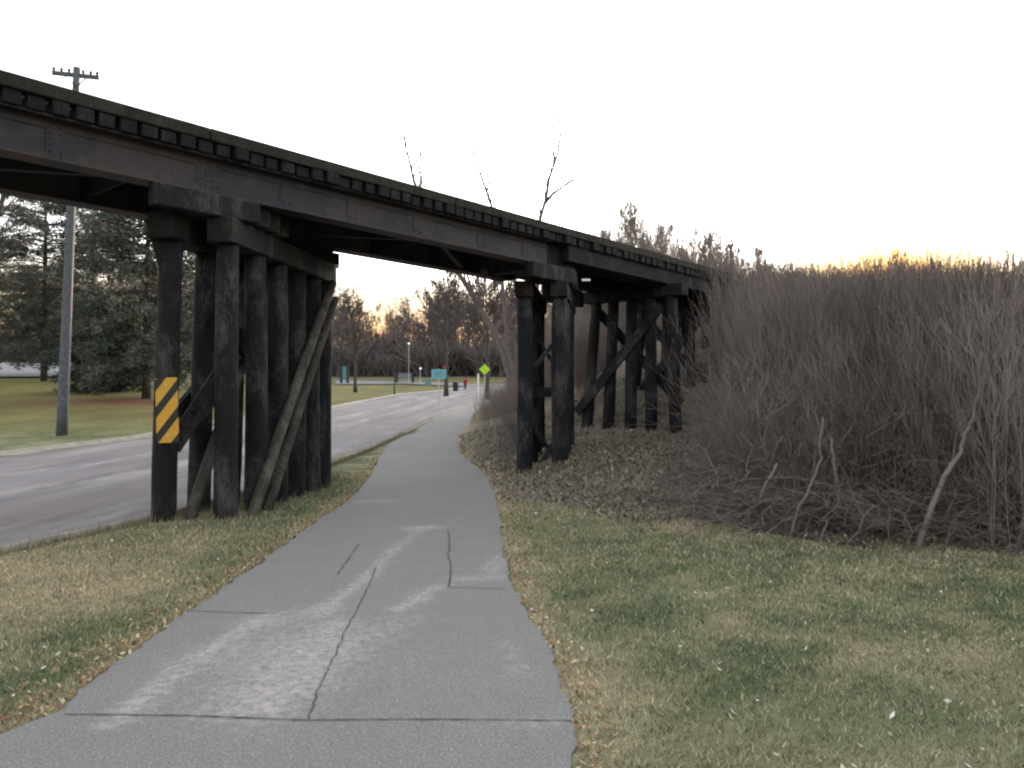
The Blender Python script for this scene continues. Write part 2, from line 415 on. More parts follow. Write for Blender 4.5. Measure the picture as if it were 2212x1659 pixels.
crack([(405,1323),(500,1327),(595,1330)], .010, .006)
crack([(965,1272),(1030,1274),(1090,1276)], .010, .006)
crack([(800,1262),(812,1228)], .008, .01)

# far parking areas
def slab(name, px, dz, mat):
    g = [ground(*p) for p in px]; mb = MB()
    h = len(g) // 2; A, B = g[:h], g[h:][::-1]; vs = []; k = 14; m = 12
    rows = []
    for i in range(h - 1):
        for t in np.linspace(0, 1, m, endpoint=(i == h - 2)):
            a = A[i] + (A[i + 1] - A[i]) * t; b = B[i] + (B[i + 1] - B[i]) * t
            rows.append([a + (b - a) * u for u in np.linspace(0, 1, k)])
    for r_ in rows:
        for p in r_: vs.append((p[0], p[1], float(G(p[0], p[1])) + dz))
    mb.add(vs, [(i * k + j, i * k + j + 1, (i + 1) * k + j + 1, (i + 1) * k + j) for i in range(len(rows) - 1) for j in range(k - 1)])
    o = mb.build(name, mat); return tag(o, kind='structure')
slab('parking_lot', [(-260,818),(40,817),(345,820),(345,797),(40,785),(-260,782)], .14, M['lot'])
slab('far_road', [(725,832),(880,831),(1000,836),(1010,829),(880,826),(725,823)], .14, M['lot'])

# ---------------------------------------------------------------- grass blades and fallen leaves (stuff)
def scatter(n, x0, x1, y0, y1, keep):
    X = rng.uniform(x0, x1, n); 
    Y = y0 * (y1 / y0) ** rng.uniform(0, 1, n)          # denser close by
    k = keep(X, Y) & (np.abs(X) < .78 * Y + 1.2); return X[k], Y[k]
def offpath(X, Y): return ((X < pathL(Y) - .02) | (X > pathR(Y) + .02)) & ((X > roadR(Y) + .35) | (X < roadL(Y) - .5))
def lawn(X, Y):
    s, n = SN(X, Y); return offpath(X, Y) & ((s < 9.7) | (X < pathL(Y)) )
X, Y = scatter(520000, -14, 9, 2.6, 17, lambda X, Y: lawn(X, Y) & (X > roadR(Y)))
n = len(X); hgt = (.022 + .010 * np.sqrt(Y)) * rng.uniform(.5, 1.3, n) * .8; wd = (.0016 + .00042 * Y) * rng.uniform(.7, 1.5, n)
ang = rng.uniform(0, 2 * np.pi, n); lean = rng.uniform(.2, 1.3, n) * hgt; la = rng.uniform(0, 2 * np.pi, n)
Z = G(X, Y) - .004
b0 = np.stack([X - np.cos(ang) * wd, Y - np.sin(ang) * wd, Z], 1); b1 = np.stack([X + np.cos(ang) * wd, Y + np.sin(ang) * wd, Z], 1)
tp = np.stack([X + np.cos(la) * lean, Y + np.sin(la) * lean, Z + hgt], 1)
Vb = np.stack([b0, b1, tp], 1).reshape(-1, 3); Fb = np.arange(3 * n).reshape(-1, 3)
c = turf(X, Y); r_ = rng.uniform(0, 1, n)[:, None]
c = c * rng.uniform(.45, 1.8, n)[:, None]; c = np.where(r_ < .14, np.array((.46, .41, .28)) * rng.uniform(.6, 1.15, n)[:, None], c)
c = np.repeat(np.concatenate([c, np.ones((n, 1))], 1), 3, 0)
tag(np_mesh('lawn_grass', Vb, Fb, M['blade'], {'col': ('FLOAT_COLOR', c)}), 'short half dormant grass covering the lawn and verge', 'grass', kind='stuff')

def leaves(name, X, Y, size, pal, label, lift=.03, tilt=.5):
    n = len(X); Z = G(X, Y) + rng.uniform(.004, lift, n); sz = size * rng.uniform(.5, 1.4, n) * (1 + .035 * Y)
    a = rng.uniform(0, 2 * np.pi, n); t1 = rng.normal(0, tilt, n); t2 = rng.normal(0, tilt, n)
    u = np.stack([np.cos(a), np.sin(a), t1], 1) * sz[:, None]; v = np.stack([-np.sin(a), np.cos(a), t2], 1) * (sz * rng.uniform(.35, .8, n))[:, None]
    c0 = np.stack([X, Y, Z], 1); up = np.array((0, 0, 1.0)) * (sz * .35)[:, None]
    V = np.stack([c0 - u, c0 - v * .8 + up * .3, c0 + u + up, c0 + v * .8 - up * .2], 1).reshape(-1, 3)
    pal = np.array(pal); c = pal[rng.integers(0, len(pal), n)] * rng.uniform(.7, 1.2, n)[:, None]
    c = np.repeat(np.concatenate([c, np.ones((n, 1))], 1), 4, 0)
    return tag(np_mesh(name, V, np.arange(4 * n).reshape(-1, 4), M['leaf'], {'col': ('FLOAT_COLOR', c)}), label, 'leaves', kind='stuff')
def tufts(name, X, Y, h, label):
    n = len(X); hg = h * rng.uniform(.4, 1.3, n); a = rng.uniform(0, 2 * np.pi, n); w = rng.uniform(.002, .0045, n); l = rng.normal(0, .35, (n, 2)) * hg[:, None]; Z = G(X, Y) - .01
    V = np.stack([np.stack([X - np.cos(a) * w, Y - np.sin(a) * w, Z], 1), np.stack([X + np.cos(a) * w, Y + np.sin(a) * w, Z], 1), np.stack([X + l[:, 0], Y + l[:, 1], Z + hg], 1)], 1).reshape(-1, 3)
    c = np.array([(.30, .25, .15), (.22, .19, .11), (.12, .13, .06), (.36, .32, .22)])[rng.integers(0, 4, n)] * rng.uniform(.6, 1.1, n)[:, None]
    return tag(np_mesh(name, V, np.arange(3 * n).reshape(-1, 3), M['blade'], {'col': ('FLOAT_COLOR', np.repeat(np.concatenate([c, np.ones((n, 1))], 1), 3, 0))}), label, 'grass', kind='stuff')
_fA, _fB = at(366, 1124, 10.55)[:2], at(488, 1117, 10.8)[:2]; tx = []
for f_ in (_fA, _fB):
    for t in (0, .85, 1.65, 2.4, 3.1, 3.65):
        q = rng.normal(0, .17, (260, 2)); tx.append(np.array((f_[0] + .13 * t, f_[1] + .9915 * t)) + q)
for f_ in (at(1134, 1028, 16.4)[:2], at(1209, 1028, 16.4)[:2]): tx.append(f_ + rng.normal(0, .22, (350, 2)))
yk = rng.uniform(6.5, 30, 9000); tx.append(np.stack([roadR(yk) + .12 + np.abs(rng.normal(0, .10, len(yk))), yk], 1))
tx = np.concatenate(tx); tufts('weed_tufts', tx[:, 0], tx[:, 1], .13, 'dry weeds and taller grass at the pile feet and along the kerb')
X, Y = scatter(15000, -12, 9, 2.8, 16, lambda X, Y: lawn(X, Y) & (X > roadR(Y)))
dn = fbm(X, Y, 1.6, 4); k = (rng.uniform(0, 1, len(X)) < .09 + .20 * (dn > .15)); X, Y = X[k], Y[k]
leaves('scattered_leaves', X, Y, .0145, [(.52, .50, .42), (.44, .41, .32), (.38, .31, .19), (.62, .60, .54)], 'pale dry leaf scraps scattered over the lawn')
# drift of brown leaves along the path margins
Y = 2.8 * (20 / 2.8) ** rng.uniform(0, 1, 5200); sd = rng.integers(0, 2, len(Y)); d = np.abs(rng.normal(0, .16, len(Y)))
X = np.where(sd == 0, pathL(Y) - d, pathR(Y) + d * .7 + .0)
k = rng.uniform(0, 1, len(Y)) < np.where(sd == 0, .75, .45); X, Y = X[k], Y[k]
leaves('margin_leaves', X, Y, .013, [(.30, .17, .08), (.22, .13, .07), (.38, .27, .15), (.45, .36, .24)], 'brown dead leaves drifted along both margins of the path')
X, Y = scatter(90000, -2, 16, 7.5, 24, lambda X, Y: (X > pathR(Y) + .05) & (SN(X, Y)[0] > 9.3 + .4 * np.sin(X * 3)) & (rng.uniform(0, 1, len(X)) < .75))
leaves('leaf_litter', X, Y, .022, [(.20, .16, .12), (.17, .14, .11), (.25, .21, .155), (.15, .125, .10), (.30, .26, .205)], 'brown leaf litter on the slope below the brush and pier', .06, .7)

# ---------------------------------------------------------------- railway bridge
bridge = empty('railway_bridge', P(9, -10.8, 0), 'black timber and steel railway bridge crossing the path', 'bridge')
WN = -9.93; FN = -11.77; ZB, ZT = 4.32, 4.83; RW = np.array((.13, .9915))
ROWC = lambda p, t: (p[0] + RW[0] * t, p[1] + RW[1] * t)

def girder(nf, sgn, s0, s1, rivets):
    g = MB()
    g.sbox(s0, s1, nf - .012, nf + .012, ZB + .02, ZT - .02)
    for z0, z1 in ((ZB, ZB + .02), (ZT - .02, ZT)): g.sbox(s0, s1, nf - .16, nf + .16, z0, z1)
    for z0, z1 in ((ZB + .021, ZB + .13), (ZT - .12, ZT - .021)): g.sbox(s0, s1, nf - .026, nf + .026, z0, z1)
    o = g.build('girder', M['girder'], bridge)
    if rivets:
        for s in rivets:
            st = MB(); w = .10 if s != rivets[2] else .17
            st.sbox(s - w, s + w, nf + .0125, nf + .022, ZB + .131, ZT - .121)
            rv = st
            for z in np.arange(ZB + .06, ZT - .04, .072):
                for ds in ((-.06, .06) if w < .15 else (-.13, -.05, .05, .13)):
                    c = np.array(P(s + ds, nf + .012 if ZB + .14 < z < ZT - .13 else nf + .024, z)); e = np.array(P(0, .022))
                    rv.tube([c, c + e * .6, c + e], [.014, .012, .005], 6)
            st.build('stiffener', M['girder'], bridge)
girder(WN, 1, -13.2, 12.9, [1.2, 3.6, 5.5, 6.7, 7.9, 9.3, 10.9, 12.2])
girder(FN, -1, -13.2, 12.9, None)
for s in np.arange(-11, 12.5, 2.6):
    m = MB(); m.sbox(s, s + .02, FN + .03, WN - .03, ZB + .08, ZT - .08); m.build('diaphragm', M['rust_dark'], bridge)
for i, s in enumerate(np.arange(-11, 12, 2.6)):
    m = MB(); a, b = (FN, WN) if i % 2 else (WN, FN); m.beam(P(s, a, ZB + .05), P(s + 2.6, b, ZB + .05), .09, .02); m.build('lateral_brace', M['rust_dark'], bridge)
# timber stringers on the approach
for n0 in (-9.76, -10.13, -11.5, -11.87):
    m = MB(); m.sbox(13.45, 27.5, n0 - .33, n0, 4.49, ZT); m.build('stringer', M['cap'], bridge, bevel=.012)
for n0 in (-9.95, -11.6):
    m = MB(); m.sbox(13.0, 13.9, n0 - .4, n0, 4.32, 4.49); m.build('bearing_or_filler_block', M['pile'], bridge, bevel=.01)
for n0 in (-9.98, -11.62):  # dark fillers added past the girder ends to keep sky light out
    m = MB(); m.sbox(12.93, 13.43, n0 - .3, n0, 4.495, ZT - .004); m.build('bearing_or_filler_block', M['pile'], bridge)
m = MB(); m.sbox(13.0, 13.3, -11.55, -10.4, 4.34, ZT - .01); m.build('bearing_or_filler_block', M['pile'], bridge)  # added filler between the girder lines, closes the same gap against the sky
# ties, guard timbers, rails
tie_rest = MB(); k = 0
s = -13.0
while s < 27.4:
    jn = random.uniform(-.04, .04); w = .190 + random.uniform(-.02, .015)
    z1 = ZT + .155 + random.uniform(-.008, .008)
    if -.9 < s < 23.9 and k < 99:
        m = MB(); m.sbox(s, s + w, -12.25 + random.uniform(-.05, .05), -9.70 + jn, ZT + .002, z1); m.build('tie', M['tie'], bridge, bevel=.008); k += 1
    else: tie_rest.sbox(s, s + w, -12.25, -9.58, ZT + .002, z1)
    s += .25
tag(tie_rest.build('tie', M['tie'], bridge), kind='stuff')
for n0 in (-9.69, -12.08):
    s = -13.0
    while s < 27.3:
        L = min(4.6, 27.4 - s); m = MB(); m.sbox(s, s + L - .012, n0 - .2, n0, ZT + .168 , ZT + .335 + random.uniform(-.008, .008)); m.build('guard_timber', M['guard'], bridge, bevel=.012); s += L
for n0 in (-10.1, -11.53):
    m = MB(); m.sbox(-13, 40, n0 - .07, n0 + .07, ZT + .168, ZT + .18); m.sbox(-13, 40, n0 - .01, n0 + .01, ZT + .1801, ZT + .28); m.sbox(-13, 40, n0 - .035, n0 + .035, ZT + .2801, ZT + .32); m.build('rail', M['rail'], bridge)

def pile(px, py, z0, z1, r0, r1, lx=0, ly=0, mat='pile'):
    m = MB(); N = 9; pts = []; rr = []
    bx, by = random.uniform(-.025, .025), random.uniform(-.025, .025)
    for i in range(N):
        t = i / (N - 1); b = math.sin(t * math.pi)
        pts.append((px - lx * (1 - t) + bx * b, py - ly * (1 - t) + by * b, z0 + (z1 - z0) * t)); rr.append((r0 + (r1 - r0) * t) * random.uniform(.985, 1.015))
    m.tube(pts, rr, 14, wob=.02); return m.build('pile', M[mat], bridge, smooth=True)
def bent(front, n, step, z_cap0, z_cap1, capw, lead, length, r=.155, lean=(0, 0)):
    f = np.array(front); x0 = f - RW * lead
    c = MB(); c.box((x0[0] - RW[1] * capw / 2, x0[1] + RW[0] * capw / 2, z_cap0), (RW[0] * length, RW[1] * length, 0), (RW[1] * capw, -RW[0] * capw, 0), (0, 0, z_cap1 - z_cap0)); c.build('pile_cap', M['cap'], bridge, bevel=.015)
    for i in range(n):
        p = f + RW * (step[i] if hasattr(step, '__len__') else i * step)
        pile(p[0], p[1], float(G(*p)) - .3, z_cap0 + .002, r * 1.05, r * .96, lean[0] + random.uniform(-.03, .03), lean[1])
def corbels(s_front, nseq, length, z0, z1, shift):
    for j, nn in enumerate(nseq):
        m = MB(); s0 = s_front + j * shift + (0 if j < 4 else random.uniform(-.05, .05)); m.sbox(s0, s0 + length, nn - .165, nn, z0, z1 - random.uniform(0, .004)); m.build('corbel', M['cap' if j else 'pile'], bridge, bevel=.012)
# left pier
fA = at(366, 1124, 10.55)[:2]; fB = at(488, 1117, 10.8)[:2]
bent(fA, 5, .9, 3.70, 4.04, .36, .28, 4.1, lean=(.09, 0)); bent(fB, 6, [0, .82, 1.6, 2.35, 3.05, 3.62], 3.70, 4.04, .36, .24, 4.0)
corbels(4.68, [-9.75 - .17 * j for j in range(4)], 1.5, 4.04, ZB, .27)
corbels(4.68 + 1.62 * 1.7 - .5, [-11.45 - .17 * j for j in range(4)], 1.5, 4.04, ZB, .27)
# sway braces of the left pier
def brace(a, b, r=.075, mat='weathered', wob=.0, flat=False):
    m = MB()
    if flat: m.beam(a, b, .07, .22)
    else:
        a = np.array(a, float); b = np.array(b, float)
        m.tube([a + (b - a) * t + np.array((0, 0, .05 * math.sin(t * math.pi))) for t in np.linspace(0, 1, 9)], [r * (1.12 - .2 * t) for t in np.linspace(0, 1, 9)], 12, wob=.02)
    return m.build('sway_brace', M[mat], bridge, smooth=not flat)
rb = np.array((RW[1], -RW[0])) * .24            # the outer face of row B
def onrow(f, t, z, o): return (f[0] + RW[0] * t + o[0], f[1] + RW[1] * t + o[1], z)
brace(onrow(fB, .25, -.05, rb), onrow(fB, 3.42, 3.68, rb)); brace(onrow(fB, .72, -.05, rb * 1.0), onrow(fB, 3.62, 3.42, rb * .9), .07)
ra = np.array((RW[1], -RW[0])) * .23
brace(onrow(fA, .05, -.05, ra), onrow(fA, 2.2, 3.0, ra), .075)
brace(onrow(fA, .2, 1.35, ra * .95), onrow(fA, 3.4, 3.2, ra * .95), mat='pile', flat=True)
brace(onrow(fA, .15, 1.15, -ra), onrow(fA, 3.6, 3.3, -ra), mat='pile', flat=True)
brace(onrow(fB, 3.4, .3, -ra), onrow(fB, .2, 3.0, -ra), mat='pile', flat=True)
brace(np.array(onrow(fA, .05, .95, -ra*0)) , np.array(onrow(fB, .02, 2.2, ra*0)) + np.array((0,.18,0)), mat='pile', flat=True)
brace(at(333, 472, 10.45), at(372, 606, 10.5), mat='pile', flat=True)
# right pier
gA = at(1134, 1028, 16.4)[:2]; gB = at(1209, 1028, 16.4)[:2]
bent(gA, 4, .95, 3.70, 4.02, .36, .24, 3.4, .165); bent(gB, 4, .95, 3.70, 4.02, .36, .24, 3.4, .165)
corbels(12.15, [-9.68 - .17 * j for j in range(4)], 1.45, 4.02, ZB, .27)
corbels(12.15 + 1.62 * 1.7, [-11.45 - .17 * j for j in range(4)], 1.45, 4.02, ZB, .27)
def pt3(x, y, Y): return at(x, y, Y)
for a, b, Y in (((1150, 800), (1205, 730), 16.75), ((1165, 1010), (1198, 950), 17.0), ((1150, 920), (1200, 990), 17.1), ((1205, 800), (1160, 730), 18.2)):
    m = MB(); m.beam(at(*a, Y), at(*b, Y), .08, .22, up=(0, 1, .1)); m.build('cross_brace', M['pile'], bridge)
m = MB(); m.beam(at(1150, 847, 16.65), at(1205, 847, 16.65), .08, .2); m.build('cross_brace', M['pile'], bridge)
# bright end fittings seen on the caps
for x, y, Y in ((722, 575, 14.4), (1266, 605, 16.9)):
    m = MB(); c = at(x, y, Y); m.box(c - np.array((.09, .02, .02)), (.18, 0, 0), (0, .04, 0), (0, 0, .045)); m.build('end_plate', M['bright'], bridge)
# trestle bents on the slope, square to the rails
def sbent(s, ntop, nlean, zc, br=True, z0=None):
    m = MB(); m.sbox(s - .17, s + .17, min(ntop) - .35, max(ntop) + .38, zc - .3, zc); m.build('pile_cap', M['cap'], bridge, bevel=.012)
    for n, ln in zip(ntop, nlean):
        a = np.array(P(s, n, zc - .3)); b = np.array(P(s, n + ln, 0)); g = float(G(*b[:2])) - .3; b[2] = g
        q = MB(); q.tube([b + (a - b) * t for t in np.linspace(0, 1, 6)], [.16 - .015 * t for t in np.linspace(0, 1, 6)], 12, wob=.02); q.build('pile', M['pile'], bridge, smooth=True)
    if br:
        for (n0, z_0, n1, z_1), sg in (((-12.5, 1.25, -9.9, 3.95), -.22), ((-12.1, 4.0, -9.6, 1.5), .22)):
            q = MB(); q.beam(P(s + sg, n0, z_0), P(s + sg, n1, z_1), .07, .24); q.build('sway_brace', M['pile'], bridge)
sbent(17.8, [-9.75, -10.35, -10.9, -11.45, -12.0], [.12, .02, -.05, -.2, -.35], 4.485)
sbent(20.2, [-9.75, -10.5, -11.2, -12.0], [.1, 0, -.05, -.3], 4.485, True)
sbent(22.6, [-9.75, -10.5, -11.2, -12.0], [.1, 0, 0, -.2], 4.485, False)
sbent(-12.9, [-9.75, -10.5, -11.2, -12.0], [.1, 0, 0, -.2], ZB - .002, True)
# end fill wall of the abutment
m = MB()
for j in range(9): m.sbox(26.6, 26.75, -12.6, -9.0, 2.4 + .22 * j, 2.61 + .22 * j)
m.build('back_wall', M['pile'], bridge)

# ---------------------------------------------------------------- hazard marker on the first pile
def marker_mat():
    m = NM('striped reflective sheeting', .45, .4); c = m.n('ShaderNodeTexCoord'); sp = m.n('ShaderNodeSeparateXYZ'); m.l(c.outputs['Object'], sp.inputs[0])
    v = m.math('ADD', m.math('MULTIPLY', sp.outputs['X'], -1.17), sp.outputs['Z'])   # bands fall towards the road side
    fr = m.math('FRACT', m.math('ADD', m.math('DIVIDE', m.math('SUBTRACT', v, .075), .345), 5.0))
    k = m.math('GREATER_THAN', fr, .42); n = m.noise(m.coord(), 9, 4)
    y = m.ramp(n, [(.3, (.47, .25, .022)), (.7, (.58, .32, .032))])
    m.color(m.mix(k, (.014, .013, .012), y)); return m.m
mk_c = at(361, 886, 10.28)
mk = empty('hazard_marker', mk_c, 'yellow and black diagonally striped plate nailed to the front pile', 'road sign')
m = MB(); w, h = .152, .42; r = .03; o_ = mk_c
pts = []
for cx, cz, a0 in ((w - r, h - r, 0), (-w + r, h - r, 90), (-w + r, -h + r, 180), (w - r, -h + r, 270)):
    for a in (0, 30, 60, 90): pts.append((cx + r * math.cos(R(a0 + a)), cz + r * math.sin(R(a0 + a))))
N = len(pts); vs = [(o_[0] + x, o_[1] - .004, o_[2] + z) for x, z in pts] + [(o_[0] + x, o_[1] + .004, o_[2] + z) for x, z in pts]
m.add(vs, [tuple(range(N))[::-1], tuple(range(N, 2 * N))] + [(i, (i + 1) % N, N + (i + 1) % N, N + i) for i in range(N)])
pl = m.build('plate', marker_mat(), mk)
for z in (.33, -.33):
    b = MB(); c = o_ + np.array((0, -.005, z)); b.tube([c, c + np.array((0, -.008, 0))], .012, 8); b.build('bolt', M['steel'], mk)
b = MB(); b.box(o_ + np.array((.02, .005, -.4)), (.05, 0, 0), (0, .03, 0), (0, 0, .8)); b.build('backing_strip', M['pile'], mk)
mk.rotation_euler = (0, R(-2.0), R(-6))

# ---------------------------------------------------------------- utility pole
pb = ground(133, 941); ptop = at(166, 146, pb[1])
up = empty('utility_pole', pb, 'tall grey wooden utility pole with crossarm beside the road', 'utility pole')
m = MB(); m.tube([pb + (ptop - pb) * t + np.array((0, 0, -.3 * (1 - t))) for t in np.linspace(0, 1, 10)], [.19 - .075 * t for t in np.linspace(0, 1, 10)], 14); m.build('pole', M['poleg'], up, smooth=True)
ca, cb = at(112, 157, pb[1] - .3), at(214, 168, pb[1] + .3)
m = MB(); m.beam(ca, cb, .12, .13); arm = m.build('crossarm', M['poleg'], up)
for t in (.04, .2, .36, .66, .82, .96):
    q = MB(); c = ca + (cb - ca) * t + np.array((0, 0, .07)); q.tube([c, c + (0, 0, .05), c + (0, 0, .1), c + (0, 0, .15)], [.02, .05, .055, .02], 8); q.build('insulator', M['black'], arm)
for x in (140, 190):
    q = MB(); q.beam(at(x, 165, pb[1] - .13), at(166, 188, pb[1] - .13), .03, .03); q.build('arm_brace', M['black'], up)

# ---------------------------------------------------------------- trees
def norm(v): return v / (np.linalg.norm(v) + 1e-9)
def limb(mb, p, d, L, r, level, rnd, sides, spread=.55, upb=.12, kids=(5, 6, 5), seg=6, tw=.35, minr=.006, tone=.5, wig=.12):
    pts = [np.array(p, float)]; d = norm(np.array(d, float)); rr = [r]
    for i in range(seg):
        d = norm(d + np.array([rnd.gauss(0, wig), rnd.gauss(0, wig), rnd.gauss(0, wig * .6) + upb * .3])); pts.append(pts[-1] + d * L / seg); rr.append(max(minr, r * (1 - .75 * (i + 1) / seg)))
    mb.tube(pts, rr, max(3, sides), tone + rnd.uniform(-.15, .15), cap=False)
    if level <= 0: return
    nk = kids[len(kids) - level] if level <= len(kids) else kids[0]
    for k in range(nk):
        t = rnd.uniform(.22, 1.0) if level < 3 else rnd.uniform(.4, 1.0)
        i = min(seg - 1, int(t * seg)); q = pts[i] + (pts[i + 1] - pts[i]) * (t * seg - i)
        dd = norm(pts[i + 1] - pts[i]); a = np.array([rnd.gauss(0, 1), rnd.gauss(0, 1), rnd.gauss(0, .5) + upb * 2]); a = norm(a - dd * np.dot(a, dd))
        limb(mb, q, dd * (1 - spread * .6) + a * spread, L * rnd.uniform(.38, .62) * (1.15 - .4 * t), max(minr, rr[i] * rnd.uniform(.45, .65)), level - 1, rnd, sides - 2, spread, upb, kids, max(3, seg - 1), tw, minr, tone + .06, wig)
def tree(name, label, cat, main, r0, r1, seed, mat='bark', kids=(7, 6, 5), Lf=.42, spread=.6, minr=.007, upb=.15, group=None, first=.25, level=2, nb=16, stem='trunk'):
    """main: polyline of the trunk in world space; limbs leave it from `first` upward"""
    rnd = random.Random(seed); main = [np.array(p, float) for p in main]
    t_ = empty(name, main[0], label, cat, group)
    L = sum(np.linalg.norm(b - a) for a, b in zip(main, main[1:])); pts = []; 
    for a, b in zip(main, main[1:]):
        n = max(2, int(6 * np.linalg.norm(b - a) / L * 2))
        for i in range(n): pts.append(a + (b - a) * i / n + np.array((rnd.gauss(0, .012), rnd.gauss(0, .012), 0)) * L * .25)
    pts.append(main[-1]); pts[0] = main[0] - np.array((0, 0, .3)); N = len(pts)
    rr = [r0 + (r1 - r0) * (i / (N - 1)) ** .8 for i in range(N)]; rr[0] = r0 * 1.25
    m = MB(); m.tube(pts, rr, 8, .35); m.build(stem, M[mat], t_, smooth=True)
    c = MB()
    for k in range(nb):
        t = first + (1 - first) * (k + rnd.random()) / nb; i = min(N - 2, int(t * (N - 1))); q = pts[i]; dd = norm(pts[i + 1] - pts[i])
        a = norm(np.array([rnd.gauss(0, 1), rnd.gauss(0, 1), upb])); Lk = L * Lf * (1.15 - .75 * t) * rnd.uniform(.7, 1.2)
        limb(c, q, dd * .5 + a * .75, Lk, max(minr * 1.5, rr[i] * rnd.uniform(.35, .55)), level, rnd, 6, spread, upb, kids, 6, .35, minr)
    c.build('crown', M[mat], t_); return t_
def on_ground(x, y0, Y):
    X = (x - CX) / F * Y; return np.array((X, Y, float(G(X, Y))))

# leaning tree whose top shows over the deck
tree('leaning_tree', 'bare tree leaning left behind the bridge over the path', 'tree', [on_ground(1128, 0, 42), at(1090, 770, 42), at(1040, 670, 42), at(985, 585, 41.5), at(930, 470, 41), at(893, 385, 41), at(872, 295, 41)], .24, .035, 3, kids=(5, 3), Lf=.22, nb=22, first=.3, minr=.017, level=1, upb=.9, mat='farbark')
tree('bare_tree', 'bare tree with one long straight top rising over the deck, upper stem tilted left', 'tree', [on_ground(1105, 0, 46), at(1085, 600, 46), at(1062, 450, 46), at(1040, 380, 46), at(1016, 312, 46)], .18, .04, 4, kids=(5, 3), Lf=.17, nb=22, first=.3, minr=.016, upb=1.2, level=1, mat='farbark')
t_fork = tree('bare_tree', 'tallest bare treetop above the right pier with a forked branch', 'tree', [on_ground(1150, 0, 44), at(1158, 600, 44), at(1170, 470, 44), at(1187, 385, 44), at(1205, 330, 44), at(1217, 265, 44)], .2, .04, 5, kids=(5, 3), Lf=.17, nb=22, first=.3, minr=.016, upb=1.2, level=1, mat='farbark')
m = MB(); m.tube([at(1176, 440, 44), at(1195, 418, 43.8), at(1225, 397, 43.6), at(1258, 374, 43.4)], [.11, .09, .075, .04], 6, .4); m.tube([at(1238, 392, 43.5), at(1236, 440, 43.6), at(1230, 480, 43.7)], [.03, .035, .04], 5, .4); m.build('branch', M['bark'], t_fork)
for i, (x, yt, Y, lab, lf, nb) in enumerate([
    (970, 592, 80, 'bare tree with straight trunk beyond the road, seen under the deck', .40, 20),
    (1045, 600, 70, 'wide bare tree with dense twigs behind the leaning tree', .42, 22),
    (1360, 445, 48, 'bushy bare treetop rising over the deck right of the forked tree', .34, 44),
    (1240, 520, 50, 'small thin bare treetop just above the deck beyond the forked tree', .26, 20),
    (1432, 495, 50, 'thin bare treetop over the deck between the bushy tree and the brush', .30, 26),
    (1520, 520, 52, 'rounded bare treetop where the deck meets the brush', .40, 40),
    (1580, 505, 52, 'spiky bare treetop over the left end of the brush', .30, 26),
    (1300, 500, 50, 'low twiggy bare treetop just left of the bushy treetop over the deck', .22, 30),
    (1640, 530, 54, 'twiggy bare treetop poking over the brush right of the deck end', .24, 34),
    (1475, 535, 46, 'short twiggy bare treetop between the thin and the rounded treetops', .24, 30),
    (1110, 590, 38, 'slim bare tree close behind the left pile of the right pier', .25, 20),
    (760, 640, 95, 'bare tree just right of the left pier, by the green notice board', .38, 22),
    ]):
    b = on_ground(x + (8 if i % 2 else -6), 0, Y); tp = at(x, yt, Y); mid = b + (tp - b) * .5 + np.array((random.gauss(0, .3), 0, 0))
    H_ = tp[2] - b[2]
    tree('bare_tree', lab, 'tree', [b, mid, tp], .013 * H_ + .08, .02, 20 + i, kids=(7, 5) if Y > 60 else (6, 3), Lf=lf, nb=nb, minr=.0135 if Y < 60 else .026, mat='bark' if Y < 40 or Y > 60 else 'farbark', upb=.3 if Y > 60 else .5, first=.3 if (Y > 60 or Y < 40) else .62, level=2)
# left background deciduous with heavy limbs
b = on_ground(-90, 0, 52); tree('bare_tree', 'bare tree with heavy crooked limbs reaching in at the far left', 'tree', [b, at(-70, 650, 52), at(-30, 520, 52), at(5, 430, 52), at(20, 380, 52)], .38, .12, 51, kids=(6, 5), Lf=.42, nb=14, minr=.02, first=.3)

